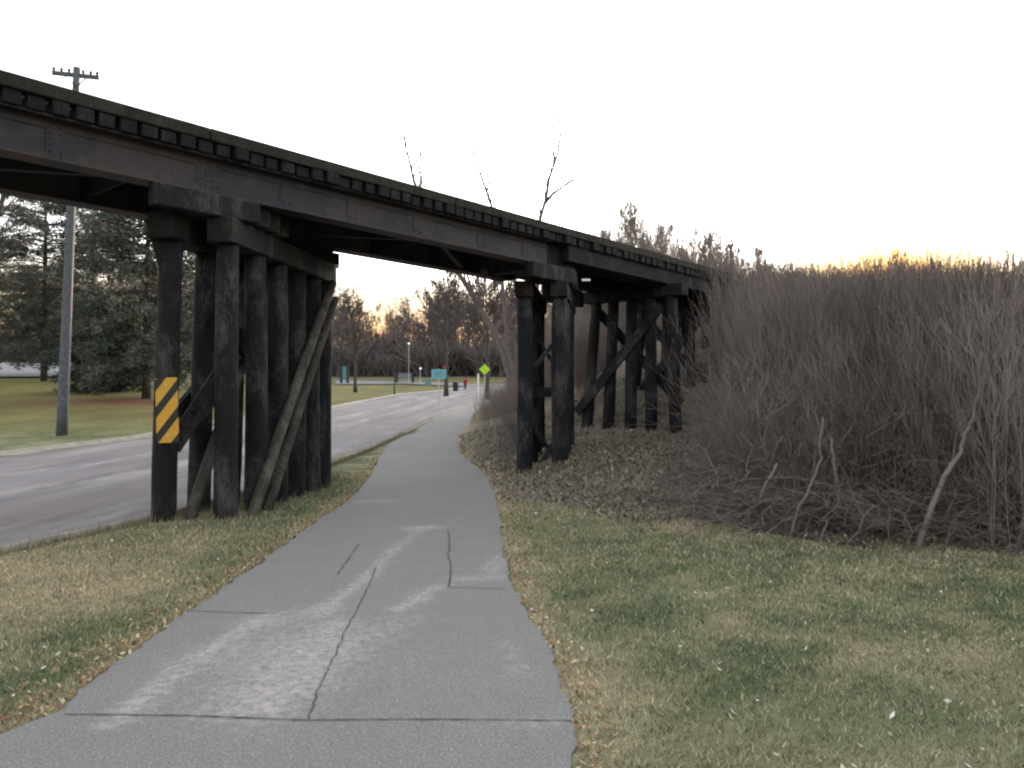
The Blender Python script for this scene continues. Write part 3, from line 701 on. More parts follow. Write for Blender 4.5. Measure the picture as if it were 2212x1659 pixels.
def conifer(name, label, base, H_, Rm, cb, seed, tone, dens=1.0, ragged=.35):
    rnd = random.Random(seed); r2 = np.random.default_rng(seed)
    t_ = empty(name, base, label, 'tree', 'conifers on the lawn'); m = MB()
    top = base + np.array((0, 0, H_)); m.tube([base - (0, 0, .3), base + (0, 0, H_ * .3), base + (0, 0, H_ * .7), top], [.26, .2, .12, .03], 9, .2); m.build('trunk', M['bark'], t_, smooth=True)
    br = MB(); C = []; D = []; T = []
    nbr = int(150 * dens)
    for k in range(nbr):
        h = cb + (H_ - cb) * (k + rnd.random()) / nbr; t = (h - cb) / (H_ - cb)
        L = Rm * (math.sin(math.pi * min(1, (.22 + .78 * t)) ) ** .6 if t > .35 else .75 + .7 * t) * rnd.uniform(1 - ragged, 1.1) + .25
        a = rnd.uniform(0, 2 * math.pi); d = np.array((math.cos(a), math.sin(a), 0)); p = base + np.array((0, 0, h)); pts = [p]
        sl = rnd.uniform(.05, .35) if t > .5 else rnd.uniform(-.25, .12)
        for i in range(1, 7): q = i / 6; pts.append(p + d * L * q + np.array((rnd.gauss(0, .06), rnd.gauss(0, .06), L * (sl * q - .16 * q * q) + rnd.gauss(0, .04))))
        br.tube(pts, [.05, .045, .038, .03, .022, .016, .01], 4, .3, cap=False)
        bt = rnd.uniform(-.25, .25)
        for i in range(int(26 * L / Rm * 2.2) + 8):
            q = rnd.uniform(.25, 1.04); j = min(5, int(q * 6)); c = pts[j] + (pts[min(6, j + 1)] - pts[j]) * (q * 6 - j)
            sp = .28 * L * (1.1 - q) + .12; c = c + np.array((rnd.gauss(0, sp * .5), rnd.gauss(0, sp * .5), rnd.gauss(-.08, .13)))
            for _ in range(5):
                C.append(c + np.array((rnd.gauss(0, .10), rnd.gauss(0, .10), rnd.gauss(0, .07)))); D.append(norm(d * .6 + np.array((rnd.gauss(0, .7), rnd.gauss(0, .7), rnd.gauss(-.1, .5))))); T.append(tone + bt + rnd.uniform(-.22, .22))
    br.build('limbs', M['bark'], t_)
    C = np.array(C); D = np.array(D); n = len(C); Ln = r2.uniform(.12, .30, n)[:, None]; W = r2.normal(0, 1, (n, 3)); W -= D * (W * D).sum(1)[:, None]; W /= np.linalg.norm(W, axis=1)[:, None]; W *= r2.uniform(.02, .045, n)[:, None]
    V = np.stack([C - W, C + W, C + D * Ln + W * .3, C + D * Ln - W * .3], 1).reshape(-1, 3) - base
    np_mesh('foliage', V, np.arange(4 * n).reshape(-1, 4), M['needle'], {'tone': ('FLOAT', np.repeat(np.clip(T, 0, 1), 4))}, parent=t_)
    return t_
conifer('conifer_tree', 'tall conifer with bare lower trunk standing left of the utility pole', ground(95, 823), 15.5, 4.6, 2.2, 61, .5, 1.1)
conifer('conifer_tree', 'large grey green conifer between the utility pole and the left pier', ground(316, 861), 11.6, 4.0, 1.5, 62, .55, 1.25)
conifer('conifer_tree', 'low dark green young conifer with branches to the ground right of the utility pole', ground(215, 845), 4.4, 2.7, .15, 63, .12, .7)
conifer('conifer_tree', 'farther conifer glimpsed between the piles of the left pier', on_ground(440, 0, 70), 17, 5.2, 1.8, 64, .5, 1.1)
conifer('conifer_tree', 'distant conifer behind the utility pole with rounded top', on_ground(200, 0, 72), 15.8, 4.8, 2.0, 65, .6, 1.0)
conifer('conifer_tree', 'distant conifer at the left margin of the photo', on_ground(-60, 0, 66), 13, 4.8, 2.0, 66, .5, 1.0)

# ---------------------------------------------------------------- templates merged into one "stuff" mesh
def template(fn, seed):
    mb = MB(); fn(mb, random.Random(seed)); fq = [f for f in mb.f if len(f) == 4]
    return np.array(mb.v), np.array(fq), np.array(mb.c)
def merge(name, temps, places, mat, label, cat):
    VV, FF, CC = [], [], []; b = 0
    for (ti, x, y, z, rot, sx, sz, lx, ly, tn) in places:
        v, f, c = temps[ti]; ca, sa = math.cos(rot), math.sin(rot)
        q = np.stack([(v[:, 0] * ca - v[:, 1] * sa) * sx + lx * v[:, 2] * sz + x, (v[:, 0] * sa + v[:, 1] * ca) * sx + ly * v[:, 2] * sz + y, v[:, 2] * sz + z], 1)
        VV.append(q); FF.append(f + b); CC.append(np.clip(c + tn, 0, 1)); b += len(v)
    return tag(np_mesh(name, np.concatenate(VV), np.concatenate(FF), mat, {'tone': ('FLOAT', np.concatenate(CC))}), label, cat, kind='stuff')

# far wood: unit trees 1 m tall scaled up
def fartree(mb, rnd):
    mb.tube([(0, 0, -.03), (rnd.gauss(0, .01), 0, .3), (rnd.gauss(0, .02), 0, .6), (rnd.gauss(0, .03), 0, .9)], [.011, .009, .006, .002], 4, .35, cap=False)
    for k in range(24):
        h = rnd.uniform(.2, .88); a = rnd.uniform(0, 6.28)
        limb(mb, (0, 0, h), (math.cos(a) * .75, math.sin(a) * .75, .75), rnd.uniform(.16, .36) * (1.25 - .8 * h), .0048, 2, rnd, 3, .6, .12, (6, 4), 3, .3, .0019, .5, .14)
ft = [template(fartree, 100 + i) for i in range(6)]
pl_ = []
for i in range(420):
    Y = random.uniform(175, 262); u = random.uniform(-.62, .62); X = u * Y
    x_pix = CX + u * F
    top = np.interp(x_pix, [0, 700, 760, 900, 950, 1050, 1300, 2212], [560, 632, 640, 660, 622, 605, 630, 640]) + random.gauss(4, 14)
    z0 = float(G(X, Y)); H_ = CAMZ + (863 - top) / F * Y - z0; H_ = max(5, H_ * random.choice([1, 1, .8, .6]))
    pl_.append((random.randrange(6), X, Y, z0, random.uniform(0, 6.28), H_ * random.uniform(.8, 1.1), H_, random.gauss(0, .03), 0, random.uniform(-.15, .15)))
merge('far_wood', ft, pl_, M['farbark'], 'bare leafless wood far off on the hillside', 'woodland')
def scrub(mb, rnd):
    for k in range(46):
        a = rnd.uniform(0, 6.28); rr = rnd.uniform(0, .5); limb(mb, (rr * math.cos(a), rr * math.sin(a), 0), (math.cos(a) * .35, math.sin(a) * .35, 1), rnd.uniform(.5, 1.0), .018, 1, rnd, 3, .5, .1, (6,), 3, .3, .008, .5, .14)
st_ = [template(scrub, 140 + i) for i in range(4)]
pl_ = []
for i in range(420):
    Y = random.uniform(172, 245); X = random.uniform(-.62, .5) * Y; k = random.uniform(3.5, 8.5)
    pl_.append((random.randrange(4), X, Y, float(G(X, Y)) - .1, random.uniform(0, 6.28), k * 1.3, k, 0, 0, random.uniform(-.25, .05)))
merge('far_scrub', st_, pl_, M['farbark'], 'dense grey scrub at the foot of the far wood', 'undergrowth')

# ---------------------------------------------------------------- brush thicket on the embankment
def upright(mb, rnd):
    for k in range(9):
        a = rnd.uniform(0, 6.28); r0 = rnd.uniform(.0, .28); L = rnd.uniform(.65, 1.0)
        limb(mb, (r0 * math.cos(a), r0 * math.sin(a), -.03), (math.cos(a) * .14 + rnd.gauss(0, .1), math.sin(a) * .14, 1), L, .0042, 2, rnd, 3, .5, .30, (9, 4), 5, .3, .0011, .5, .08)
def stalk(mb, rnd):
    for k in range(3):
        a = rnd.uniform(0, 6.28); limb(mb, (.1 * math.cos(a), .1 * math.sin(a), 0), (math.cos(a) * .35, math.sin(a) * .35, 1), rnd.uniform(.7, 1.0), .007, 2, rnd, 5, .7, .2, (6, 4), 7, .3, .0016, .75, .2)
def tangle(mb, rnd):
    for k in range(10):
        a = rnd.uniform(0, 6.28); r0 = rnd.uniform(0, .4); L = rnd.uniform(.6, 1.3); d = np.array((math.cos(a) * .8, math.sin(a) * .8, 1.0)); p = np.array((r0 * math.cos(a + 1), r0 * math.sin(a + 1), 0)); pts = [p]; n = 8
        dr = rnd.uniform(.08, .35)
        for i in range(n): d = norm(d + np.array((rnd.gauss(0, .13), rnd.gauss(0, .13), -dr))); pts.append(pts[-1] + d * L / n)
        mb.tube(pts, [.0065 * (1 - .75 * i / n) for i in range(n + 1)], 3, rnd.uniform(.35, 1.0), cap=False)
        for j in range(6):
            q = pts[rnd.randint(2, n)]; limb(mb, q, (rnd.gauss(0, 1), rnd.gauss(0, 1), rnd.gauss(.3, .8)), L * rnd.uniform(.15, .4), .003, 1, rnd, 3, .6, 0, (4,), 4, .3, .0014, .65, .2)
temps = [template(upright, 200 + i) for i in range(8)] + [template(tangle, 240 + i) for i in range(6)] + [template(stalk, 270 + i) for i in range(5)]
def px_of(X, Y): return CX + F * X / Y
pl_ = []; tries = 0
while len(pl_) < 950 and tries < 60000:
    tries += 1; Y = random.uniform(8.2, 40) ; u = random.uniform(.18, .78); X = u * Y; s, n = SN(X, Y)
    if random.random() > (14 / Y) ** .6: continue
    if s < 10.3 + .5 * math.sin(n * 1.7) or n < -14.5: continue
    xp = px_of(X, Y)
    lim = np.interp(Y, [9, 12, 16, 20, 24, 40], [1650, 1630, 1610, 1600, 1600, 1600])
    if xp < lim + random.gauss(0, 14): continue
    if n < -9.0 and s < 25.0: continue
    if -12.3 < n < -9.4 and s < 27.0: continue
    z0 = float(G(X, Y)); ty = 616 - random.expovariate(1 / 13.0) + 11 * float(vnoise(np.array(xp / 34.0), np.array(3.3))) + 6 * math.sin(xp / 90) - (random.uniform(12, 42) if random.random() < .07 else 0) + np.interp(xp, [1500, 1600, 1700], [25, 6, 0])
    zt = CAMZ + (863 - ty) / F * Y; H_ = min(zt - z0, random.uniform(2.6, 3.9))
    if random.random() < .25: H_ *= random.uniform(.5, .85)
    if s < 12.2: H_ *= random.uniform(.3, 1.0)
    if math.sin(X * 2.9 + 1.3 * math.sin(Y * 1.1)) * math.sin(Y * 1.9 + X) > .42 and random.random() < .8: continue
    if xp < lim + 90 and Y < 15: H_ *= random.uniform(.5, 1.0)
    if H_ < .5: continue
    pl_.append((random.randrange(8), X, Y, z0 - .05, random.uniform(0, 6.28), random.uniform(1.5, 2.3) * .95, H_, random.gauss(-.04, .11), random.gauss(0, .08), random.gauss(0, .20)))
tries = 0; cnt = 0
while cnt < 190:
    Y = random.uniform(8.2, 15); X = random.uniform(.16, .78) * Y; s, n = SN(X, Y); xp = px_of(X, Y)
    if s < 9.9 or s > 14.5 or xp < 1480 or (xp < 1560 and random.random() < .6): continue
    cnt += 1; k = random.uniform(.9, 2.0) * (1 if xp > 1530 else .6)
    pl_.append((8 + random.randrange(6), X, Y, float(G(X, Y)) - .02, random.uniform(0, 6.28), k * (1.1 if xp > 1640 else .5), k * (.85 if xp > 1640 else .5), 0, 0, random.uniform(-.55, .15)))
cnt = 0
while cnt < 42:
    Y = random.uniform(10.2, 13.5); X = random.uniform(.2, .78) * Y; s, n = SN(X, Y); xp = px_of(X, Y)
    if s < 10.0 or s > 13.5 or xp < 1530: continue
    cnt += 1; k = random.uniform(1.0, 2.3) * (1 if xp > 1650 else .6); pl_.append((14 + random.randrange(5), X, Y, float(G(X, Y)) - .02, random.uniform(0, 6.28), k, k, random.gauss(0, .15), random.gauss(0, .1), random.uniform(-.55, -.1)))
# thin growth behind and beside the right pier, left of it along the path
cnt = 0
while cnt < 36:
    Y = random.uniform(17, 44); xp = random.uniform(1035, 1115); X = (xp - CX) / F * Y
    if X < pathR(Y) + .7: continue
    cnt += 1; k = random.uniform(.5, 1.1) * (1 + .01 * Y)
    pl_.append((random.choice([0, 3, 5]), X, Y, float(G(X, Y)) - .03, random.uniform(0, 6.28), k * .9, k, 0, 0, random.uniform(-.1, .2)))
cnt = 0
while cnt < 90:
    Y = random.uniform(22, 45); s = 0; xp = random.uniform(1120, 1500); X = (xp - CX) / F * Y; s, n = SN(X, Y)
    if -12.8 < n < -9: continue
    cnt += 1; k = random.uniform(1.6, 3.2)
    pl_.append((random.choice([0, 1, 2, 3, 4, 5, 6, 7, 9]), X, Y, float(G(X, Y)) - .03, random.uniform(0, 6.28), k * .8, k, 0, 0, random.uniform(-.1, .25)))
cnt = 0
while cnt < 130:
    xp = random.uniform(1225, 1760); Y = random.uniform(34, 48); X = (xp - CX) / F * Y; s, n = SN(X, Y)
    if n > -13.5: Y = 62; X = (xp - CX) / F * Y
    ty = float(np.interp(xp, [1225, 1300, 1335, 1362, 1395, 1450, 1520, 1600, 1760], [560, 535, 500, 470, 520, 540, 545, 560, 590])) + random.gauss(14, 13); z0 = float(G(X, Y)); H_ = CAMZ + (863 - ty) / F * Y - z0
    if H_ < 2: continue
    cnt += 1; pl_.append((random.randrange(8), X, Y, z0 - .05, random.uniform(0, 6.28), random.uniform(3.0, 4.5), H_, random.gauss(0, .03), random.gauss(0, .03), random.uniform(-.1, .3)))
merge('brush_thicket', temps, pl_, M['brush'], 'dense tangle of bare reddish brown brush covering the embankment', 'undergrowth')

# pale stems one can pick out in front of the brush
def stem_thing(name, label, cat, pts, r0, r1, twigs, seed, mat='pale'):
    rnd = random.Random(seed); pts = [np.array(p, float) for p in pts]; base = pts[0].copy(); t_ = empty(name, base, label, cat, 'pale stems in front of the brush'); fine = []
    for a, b in zip(pts, pts[1:]):
        for i in range(4): fine.append(a + (b - a) * i / 4 + np.array([rnd.gauss(0, .008) for _ in range(3)]))
    fine.append(pts[-1]); N = len(fine); m = MB(); rr = [r0 + (r1 - r0) * i / (N - 1) for i in range(N)]; m.tube(fine, rr, 8, .5); m.build('stem', M[mat], t_, smooth=True)
    if twigs:
        c = MB()
        for k in range(twigs):
            i = rnd.randint(N // 3, N - 2); d = norm(fine[i + 1] - fine[i]); limb(c, fine[i], d + np.array((rnd.gauss(0, .6), rnd.gauss(0, .6), rnd.gauss(.1, .4))), rnd.uniform(.3, .9), max(.003, rr[i] * .45), 1, rnd, 4, .5, .1, (4,), 5, .3, .0025, .4, .13)
        c.build('twigs', M['brush'], t_)
    return t_
def gp(x, y, dz=-.05):
    p = ground(x, y).copy(); p[2] += dz; return p
g0 = gp(1980, 1184); D0 = g0[1]
stem_thing('sapling', 'tallest pale sapling rising in a bend to the right in front of the brush', 'sapling', [g0, at(2003, 1120, D0), at(2040, 1030, D0), at(2075, 975, D0 + .05), at(2090, 925, D0 + .1), at(2102, 905, D0 + .1), at(2115, 840, D0 + .2), at(2122, 760, D0 + .3)], .034, .010, 12, 1)
g0 = gp(1702, 1162); D0 = g0[1]
stem_thing('sapling', 'thin grey sapling curving right from the grass beside the broken sticks', 'sapling', [g0, at(1722, 1110, D0), at(1752, 1050, D0), at(1772, 990, D0 + .1), at(1778, 900, D0 + .2)], .018, .008, 8, 2)
stem_thing('broken_stick', 'short pale broken stick tilted to the right', 'stick', [gp(1628, 1125), at(1640, 1082, 9.9), at(1655, 1045, 9.9), at(1678, 1002, 9.95)], .022, .018, 0, 3)
stem_thing('broken_stick', 'pale barkless upright stick tilted to the left', 'stick', [gp(1816, 1150), at(1812, 1070, 9.5), at(1806, 1030, 9.5), at(1799, 985, 9.5), at(1795, 945, 9.5)], .022, .016, 0, 4)
stem_thing('broken_stick', 'tiny pale split stick low down near the grass edge', 'stick', [gp(1690, 1120), at(1692, 1085, 10.5), at(1696, 1062, 10.5)], .016, .012, 0, 5)
g0 = gp(1850, 1150)
stem_thing('arching_stem', 'long grey stem arching up right through the middle of the brush', 'stem', [at(1842, 1060, 11.2), at(1850, 980, 11.2), at(1868, 900, 11.3), at(1900, 850, 11.4), at(1960, 800, 11.5)], .013, .006, 7, 6, 'bark')
stem_thing('arching_stem', 'long grey stem crossing the brush down to the right', 'stem', [at(1990, 800, 10.6), at(2010, 860, 10.5), at(2050, 920, 10.4), at(2080, 990, 10.3), at(2110, 1060, 10.2)], .013, .006, 7, 7, 'bark')
stem_thing('arching_stem', 'curved bow shaped stem left of the tallest sapling', 'stem', [at(1945, 1120, 9.6), at(1932, 1040, 9.6), at(1942, 960, 9.7), at(1985, 915, 9.8), at(2040, 905, 9.9)], .012, .006, 6, 8, 'bark')
for i, (pts, lab) in enumerate([
    ([(1480, 1118), (1590, 1140), (1700, 1160), (1905, 1192)], 'long dark fallen log lying along the grass edge'),
    ([(1380, 1082), (1480, 1093), (1570, 1100)], 'short dark fallen log on the litter left of the brush')]):
    g = [ground(*p) + np.array((0, .12, .03)) for p in pts]; m = MB(); m.tube(g, [.045, .05, .045, .03][:len(g)], 8, .3, wob=.08); o = m.build('fallen_log', M['bark']); tag(o, lab, 'log', 'fallen logs')

# ---------------------------------------------------------------- distant street furniture
def post_sign(name, label, cat, x, ytop, Y, pole_r, group=None):
    b = on_ground(x, 0, Y); t_ = empty(name, b, label, cat, group); tp = at(x, ytop, Y); tp = np.array((b[0], b[1], tp[2]))
    m = MB(); m.tube([b - (0, 0, .2), tp], pole_r, 8); m.build('post', M['steel'], t_); return t_, b, tp
bs = ground(948, 891); Y = float(bs[1])
t_, b, tp = post_sign('road_sign', 'light blue rectangular sign on a thin post beside the road', 'sign', 948, 797, Y, .03)
m = MB(); c = at(948, 808, Y); m.box(c + np.array((-.42, -.05, -.27)), (.84, 0, 0), (0, .02, 0), (0, 0, .54)); pn = m.build('panel', M['cyan'], t_, bevel=.005)
m = MB()
for z, w in ((.12, .5), (.0, .6), (-.12, .4)): m.box(c + np.array((-w / 2, -.056, z - .025)), (w, 0, 0), (0, .004, 0), (0, 0, .05))
m.build('lettering_band', M['glass'], pn)
Yd = float(ground(1049, 868)[1])
t_, b, tp = post_sign('crossing_sign', 'yellow green diamond sign on a post where the path meets the road', 'sign', 1047, 786, Yd, .035)
c = at(1047, 798, Yd); s_ = 12 / F * Yd; m = MB()
m.add([c + np.array(v) for v in ((0, -.05, -s_), (s_, -.05, 0), (0, -.05, s_), (-s_, -.05, 0), (0, -.03, -s_), (s_, -.03, 0), (0, -.03, s_), (-s_, -.03, 0))], [(0,1,2,3),(7,6,5,4),(0,4,5,1),(1,5,6,2),(2,6,7,3),(3,7,4,0)]); pn = m.build('panel', M['lime'], t_)
m = MB(); m.beam(c + (-.02 * s_ * 5, -.056, .38 * s_), c + (0, -.056, -.1 * s_), .01, .2 * s_, up=(0, 1, 0)); m.beam(c + (0, -.056, -.1 * s_), c + (.2 * s_, -.056, -.5 * s_), .01, .13 * s_, up=(0, 1, 0)); m.build('symbol', M['black'], pn)
b = on_ground(1033, 0, Yd + 3); t_ = empty('marker_post', b, 'white square post standing beside the yellow green sign', 'post'); m = MB(); m.box(b + (-.06, -.06, -.1), (.12, 0, 0), (0, .12, 0), (0, 0, at(1033, 808, Yd + 3)[2] - b[2] + .1)); m.build('post', M['white'], t_); m = MB(); m.box(b + (-.075, -.075, at(1033, 808, Yd + 3)[2] - b[2] + .001), (.15, 0, 0), (0, .15, 0), (0, 0, .04)); m.build('cap', M['steel'], t_)
# green notice board
def board(label, xs, ytop, ybase, Y, mat_p, mat_b, roof, name='notice_board'):
    x0, x1 = xs; p0 = at(x0, ybase, Y); p1 = at(x1, ybase, Y); zt = at(x0, ytop, Y)[2]
    for p in (p0, p1): p[2] = float(G(p[0], p[1]))
    t_ = empty(name, (p0 + p1) / 2, label, 'notice board')
    for p in (p0, p1):
        m = MB(); m.box(p + (-.2, -.15, -.2), (.4, 0, 0), (0, .3, 0), (0, 0, zt - p[2] + .2)); m.build('post', mat_p, t_, bevel=.01)
    zb = p0[2] + (zt - p0[2]) * (.22 if not roof else .35)
    m = MB(); m.box((p0[0] + .12, p0[1] - .03, zb), (p1[0] - p0[0] - .24, 0, 0), (0, .06, 0), (0, 0, zt - .1 - zb)); m.build('panel', mat_b, t_)
    m = MB(); m.box((p0[0] - .2, p0[1] - .22, zt + .001), (p1[0] - p0[0] + .4, 0, 0), (0, .44, 0), (0, 0, .12)); m.build('roof', mat_p, t_); return t_
board('narrow notice board with two dark green posts right of the left pier', (737, 751), 790, 826, float(ground(744, 829)[1]), M['green'], M['glass'], False)
board('wide low dark framed board beyond the lawn', (857, 892), 804, 824, float(ground(875, 828)[1]), M['black'], M['lot'], True)
# dark slender lamp post and globe lamps far off
yl = float(ground(852, 853)[1]); b = on_ground(852, 0, yl); t_ = empty('lamp_post', b, 'slender dark lamp post on the far verge of the road', 'street lamp'); zt = at(852, 742, yl)[2]
m = MB(); m.tube([b - (0, 0, .2), b + (0, 0, .6), (b[0], b[1], zt)], [.12, .07, .05], 8); m.build('post', M['black'], t_); m = MB(); m.tube([(b[0], b[1], zt + .001), (b[0], b[1], zt + .1), (b[0], b[1], zt + .35), (b[0], b[1], zt + .5)], [.08, .16, .2, .03], 8); m.build('lantern', M['black'], t_)
def glow_mat():
    m = NM('lit lamp globe', .4); m.b.inputs['Base Color'].default_value = (.9, .9, .85, 1); m.b.inputs['Emission Color'].default_value = (1, .97, .85, 1); m.b.inputs['Emission Strength'].default_value = .12; return m.m
M['glow'] = glow_mat()
for x, y, lab in ((883, 742, 'higher small lit globe lamp on a thin post before the wood'), (908, 796, 'lower small lit globe lamp on a thin post before the wood')):
    Y = 130; b = on_ground(x, 0, Y); tp = at(x, y, Y); t_ = empty('globe_lamp', b, lab, 'street lamp', 'globe lamps before the wood')
    m = MB(); m.tube([b, (b[0], b[1], tp[2] - .25)], .05, 6); m.build('post', M['steel'], t_); m = MB(); c = np.array((b[0], b[1], tp[2]))
    m.tube([c + (0, 0,   .17 * math.sin(R(a))) for a in (-85, -50, -20, 20, 50, 85)], [.17 * math.cos(R(a)) for a in (-85, -50, -20, 20, 50, 85)], 12); m.build('globe', M['glow'], t_, smooth=True)
b = on_ground(1083 - 123, 0, 118); t_ = empty('stop_sign', b, 'tiny red octagonal sign beyond the blue sign', 'sign'); c = at(960, 792, 118)
m = MB(); m.tube([b, (b[0], b[1], c[2])], .04, 6); m.build('post', M['steel'], t_); m = MB(); m.tube([c - (0, .05, 0), c - (0, .02, 0)], .24, 8); m.build('panel', M['redsign'], t_)
b = on_ground(984, 0, 104); t_ = empty('bollard', b, 'dark round litter bin beside the road left of the walker', 'litter bin'); m = MB(); m.tube([b, b + (0, 0, .1), b + (0, 0, .95), b + (0, 0, 1.0)], [.3, .34, .38, .38], 14); m.build('bin_body', M['trouser'], t_); m = MB(); m.tube([b + (0, 0, 1.001), b + (0, 0, 1.15), b + (0, 0, 1.25)], [.4, .32, .08], 14); m.build('lid', M['black'], t_); t_.name = 'litter_bin'
b = on_ground(925, 0, float(ground(925, 833)[1])); t_ = empty('utility_cabinet', b, 'small teal utility cabinet on the far lawn', 'cabinet'); m = MB(); m.box(b + (-.45, -.3, -.05), (.9, 0, 0), (0, .6, 0), (0, 0, 1.05)); m.build('cabinet_body', M['glass'], t_, bevel=.03); m = MB(); m.box(b + (-.5, -.34, 1.001), (1.0, 0, 0), (0, .68, 0), (0, 0, .06)); m.build('lid', M['steel'], t_, bevel=.01)

# ---------------------------------------------------------------- the walker in red
def skinned(name, verts, edges, radii, mat, parent, root=0):
    me = bpy.data.meshes.new(name); me.from_pydata(verts, edges, []); me.update(); me.materials.append(mat)
    o = bpy.data.objects.new(name, me); link(o, parent); sk = o.modifiers.new('skin', 'SKIN'); me.skin_vertices or None
    for i, r in enumerate(radii): me.skin_vertices[0].data[i].radius = (r if hasattr(r, '__len__') else (r, r))
    me.skin_vertices[0].data[root].use_root = True; sk.use_smooth_shade = True
    s_ = o.modifiers.new('sub', 'SUBSURF'); s_.levels = 1; s_.render_levels = 1; return o
wb = ground(1005, 843); wY = wb[1]
person = empty('person', wb, 'person in a red jacket and dark trousers walking on the far road', 'person')
def mk_skin(name, verts, edges, radii, mat, root=0, parent=person):
    me = bpy.data.meshes.new(name); me.from_pydata(verts, edges, []); me.update(); me.materials.append(mat)
    o = bpy.data.objects.new(name, me); link(o, parent)
    o.modifiers.new('skin', 'SKIN')
    if not me.skin_vertices:
        import bmesh
        bm = bmesh.new(); bm.from_mesh(me); bm.verts.layers.skin.verify(); bm.to_mesh(me); bm.free()
    for i, r in enumerate(radii): me.skin_vertices[0].data[i].radius = (r if hasattr(r, '__len__') else (r, r)); me.skin_vertices[0].data[i].use_root = (i == root)
    s_ = o.modifiers.new('sub', 'SUBSURF'); s_.levels = 2; s_.render_levels = 2; o.modifiers['skin'].use_smooth_shade = True; return o
bv = [(0,0,.95),(0,0,1.12),(0,.01,1.32),(0,.01,1.46),(0,-.01,1.54),(0,-.02,1.62),(0,-.02,1.71),
      (.09,0,.9),(.10,-.14,.5),(.10,-.02,.09),(.10,-.14,.03), (-.09,0,.9),(-.10,.05,.5),(-.10,.28,.16),(-.10,.2,.04),
      (.19,.01,1.41),(.24,.12,1.14),(.23,.02,.92),(-.19,.01,1.41),(-.24,-.08,1.14),(-.22,-.22,.95)]
be = [(0,1),(1,2),(2,3),(3,4),(4,5),(5,6),(0,7),(7,8),(8,9),(9,10),(0,11),(11,12),(12,13),(13,14),(3,15),(15,16),(16,17),(3,18),(18,19),(19,20)]
brd = [(.13,.1),(.12,.09),(.15,.1),(.09,.07),.05,.085,.075,.08,.055,.04,.035,.08,.055,.04,.035,.05,.04,.03,.05,.04,.03]
body = mk_skin('body', bv, be, brd, M['skin'])
mk_skin('jacket', [bv[i] for i in (0,1,2,3,15,16,17,18,19,20)], [(0,1),(1,2),(2,3),(3,4),(4,5),(5,6),(3,7),(7,8),(8,9)], [(.2,.15),(.19,.14),(.21,.15),(.12,.1),.085,.075,.055,.085,.075,.055], M['jacket'])
mk_skin('trousers', [bv[i] for i in (0,7,8,9,11,12,13)], [(0,1),(1,2),(2,3),(0,4),(4,5),(5,6)], [(.15,.12),.105,.08,.065,.105,.08,.065], M['trouser'])
hm = MB(); hm.tube([(wb[0], wb[1] + .01, wb[2] + 1.62), (wb[0], wb[1] + .015, wb[2] + 1.70), (wb[0], wb[1] + .01, wb[2] + 1.77), (wb[0], wb[1] + .01, wb[2] + 1.80)], [.105, .112, .085, .03], 12); hm.build('hair', M['hair'], person, smooth=True)
for i in (10, 14):
    x, y, z = bv[i]; m = MB(); m.tube([wb + np.array((x, y + .16, z + .02)), wb + np.array((x, y + .08, z + .03)), wb + np.array((x, y - .06, z + .01))], [.04, .05, .035], 8); m.build('shoe', M['black'], person, smooth=True)

# ---------------------------------------------------------------- light
SUN_AZ = math.atan((1930 - CX) / F); SUN_EL = R(7)
w = bpy.data.worlds.new('World'); SC.world = w; w.use_nodes = True; nt = w.node_tree; bg = nt.nodes['Background']
sky = nt.nodes.new('ShaderNodeTexSky'); sky.sky_type = 'NISHITA'; sky.sun_disc = False; sky.sun_elevation = SUN_EL; sky.sun_rotation = SUN_AZ
sky.air_density = 1.0; sky.dust_density = 3.0; sky.ozone_density = 1.0; sky.altitude = 200
hs = nt.nodes.new('ShaderNodeHueSaturation'); hs.inputs['Saturation'].default_value = .22
nt.links.new(sky.outputs[0], hs.inputs['Color']); tc = nt.nodes.new('ShaderNodeTexCoord'); sx = nt.nodes.new('ShaderNodeSeparateXYZ'); nt.links.new(tc.outputs['Generated'], sx.inputs[0])
gr = nt.nodes.new('ShaderNodeValToRGB'); e = gr.color_ramp.elements; e[0].position = .03; e[0].color = (.24, .13, .07, 1); e[1].position = .185; e[1].color = (1, 1, 1, 1)
e2 = e.new(.085); e2.color = (.30, .19, .10, 1); e3 = e.new(.125); e3.color = (.40, .335, .245, 1); nt.links.new(sx.outputs['Z'], gr.inputs[0])
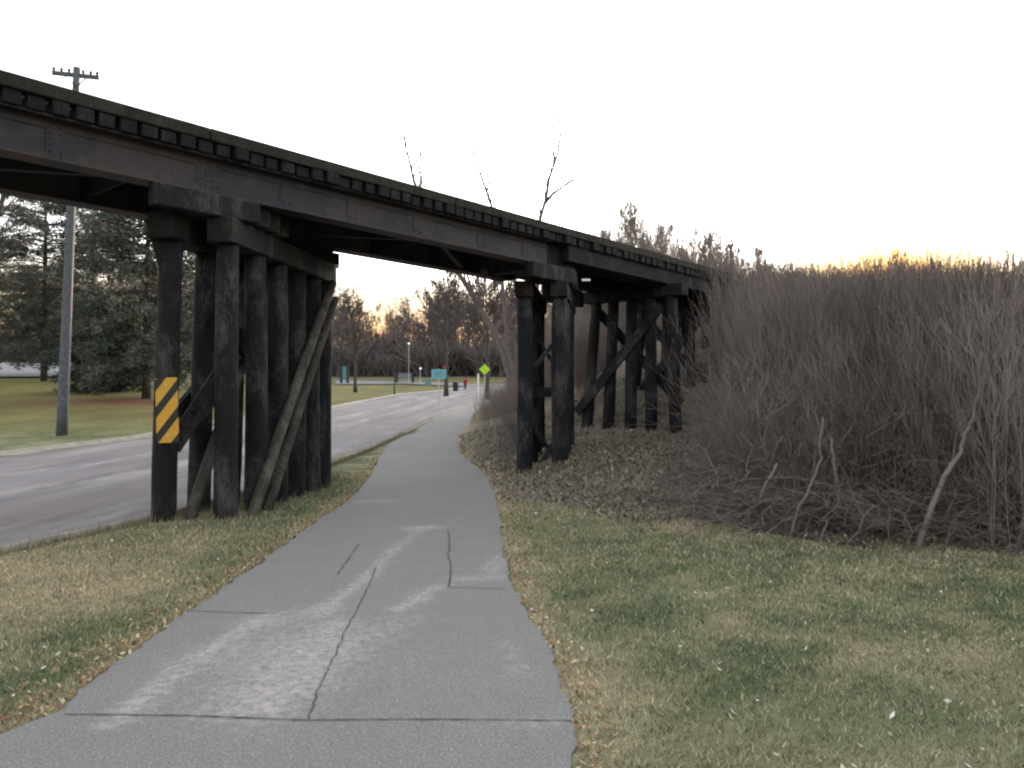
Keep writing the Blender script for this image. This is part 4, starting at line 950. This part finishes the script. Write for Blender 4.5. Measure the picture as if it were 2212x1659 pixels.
mx = nt.nodes.new('ShaderNodeMix'); mx.data_type = 'RGBA'; mx.blend_type = 'MULTIPLY'; mx.inputs[0].default_value = 1; nt.links.new(hs.outputs[0], mx.inputs[6]); nt.links.new(gr.outputs[0], mx.inputs[7])
vd = nt.nodes.new('ShaderNodeVectorMath'); vd.operation = 'DOT_PRODUCT'; nt.links.new(tc.outputs['Generated'], vd.inputs[0]); vd.inputs[1].default_value = (math.sin(SUN_AZ) * math.cos(SUN_EL), math.cos(SUN_AZ) * math.cos(SUN_EL), math.sin(SUN_EL))
g2 = nt.nodes.new('ShaderNodeValToRGB'); e = g2.color_ramp.elements; e[0].position = math.cos(R(8)); e[0].color = (1, 1, 1, 1); e[1].position = math.cos(R(2.2)); e[1].color = (.26, .15, .05, 1)
ee = e.new(math.cos(R(5.0))); ee.color = (.45, .36, .22, 1); nt.links.new(vd.outputs['Value'], g2.inputs[0])
m2 = nt.nodes.new('ShaderNodeMix'); m2.data_type = 'RGBA'; m2.blend_type = 'MULTIPLY'; m2.inputs[0].default_value = 1; nt.links.new(mx.outputs[2], m2.inputs[6]); nt.links.new(g2.outputs[0], m2.inputs[7])
nt.links.new(m2.outputs[2], bg.inputs['Color']); bg.inputs['Strength'].default_value = .15
sl = bpy.data.lights.new('sun', 'SUN'); sl.energy = 2.0; sl.angle = R(.5); sl.color = (1, .72, .45); so = bpy.data.objects.new('sun', sl); link(so)
dv = Vector((math.sin(SUN_AZ) * math.cos(SUN_EL), math.cos(SUN_AZ) * math.cos(SUN_EL), math.sin(SUN_EL)))
so.rotation_euler = dv.to_track_quat('Z', 'Y').to_euler(); so.location = (30, 60, 30)

vs_ = SC.view_settings; vs_.view_transform = 'Standard'; vs_.look = 'None'; vs_.gamma = 1; vs_.exposure = 2.75
SC.render.engine = 'CYCLES'; SC.cycles.max_bounces = 5; SC.cycles.diffuse_bounces = 3; SC.cycles.use_denoising = True
SC.cycles.pixel_filter_type = 'BLACKMAN_HARRIS'; SC.cycles.filter_width = 2.2
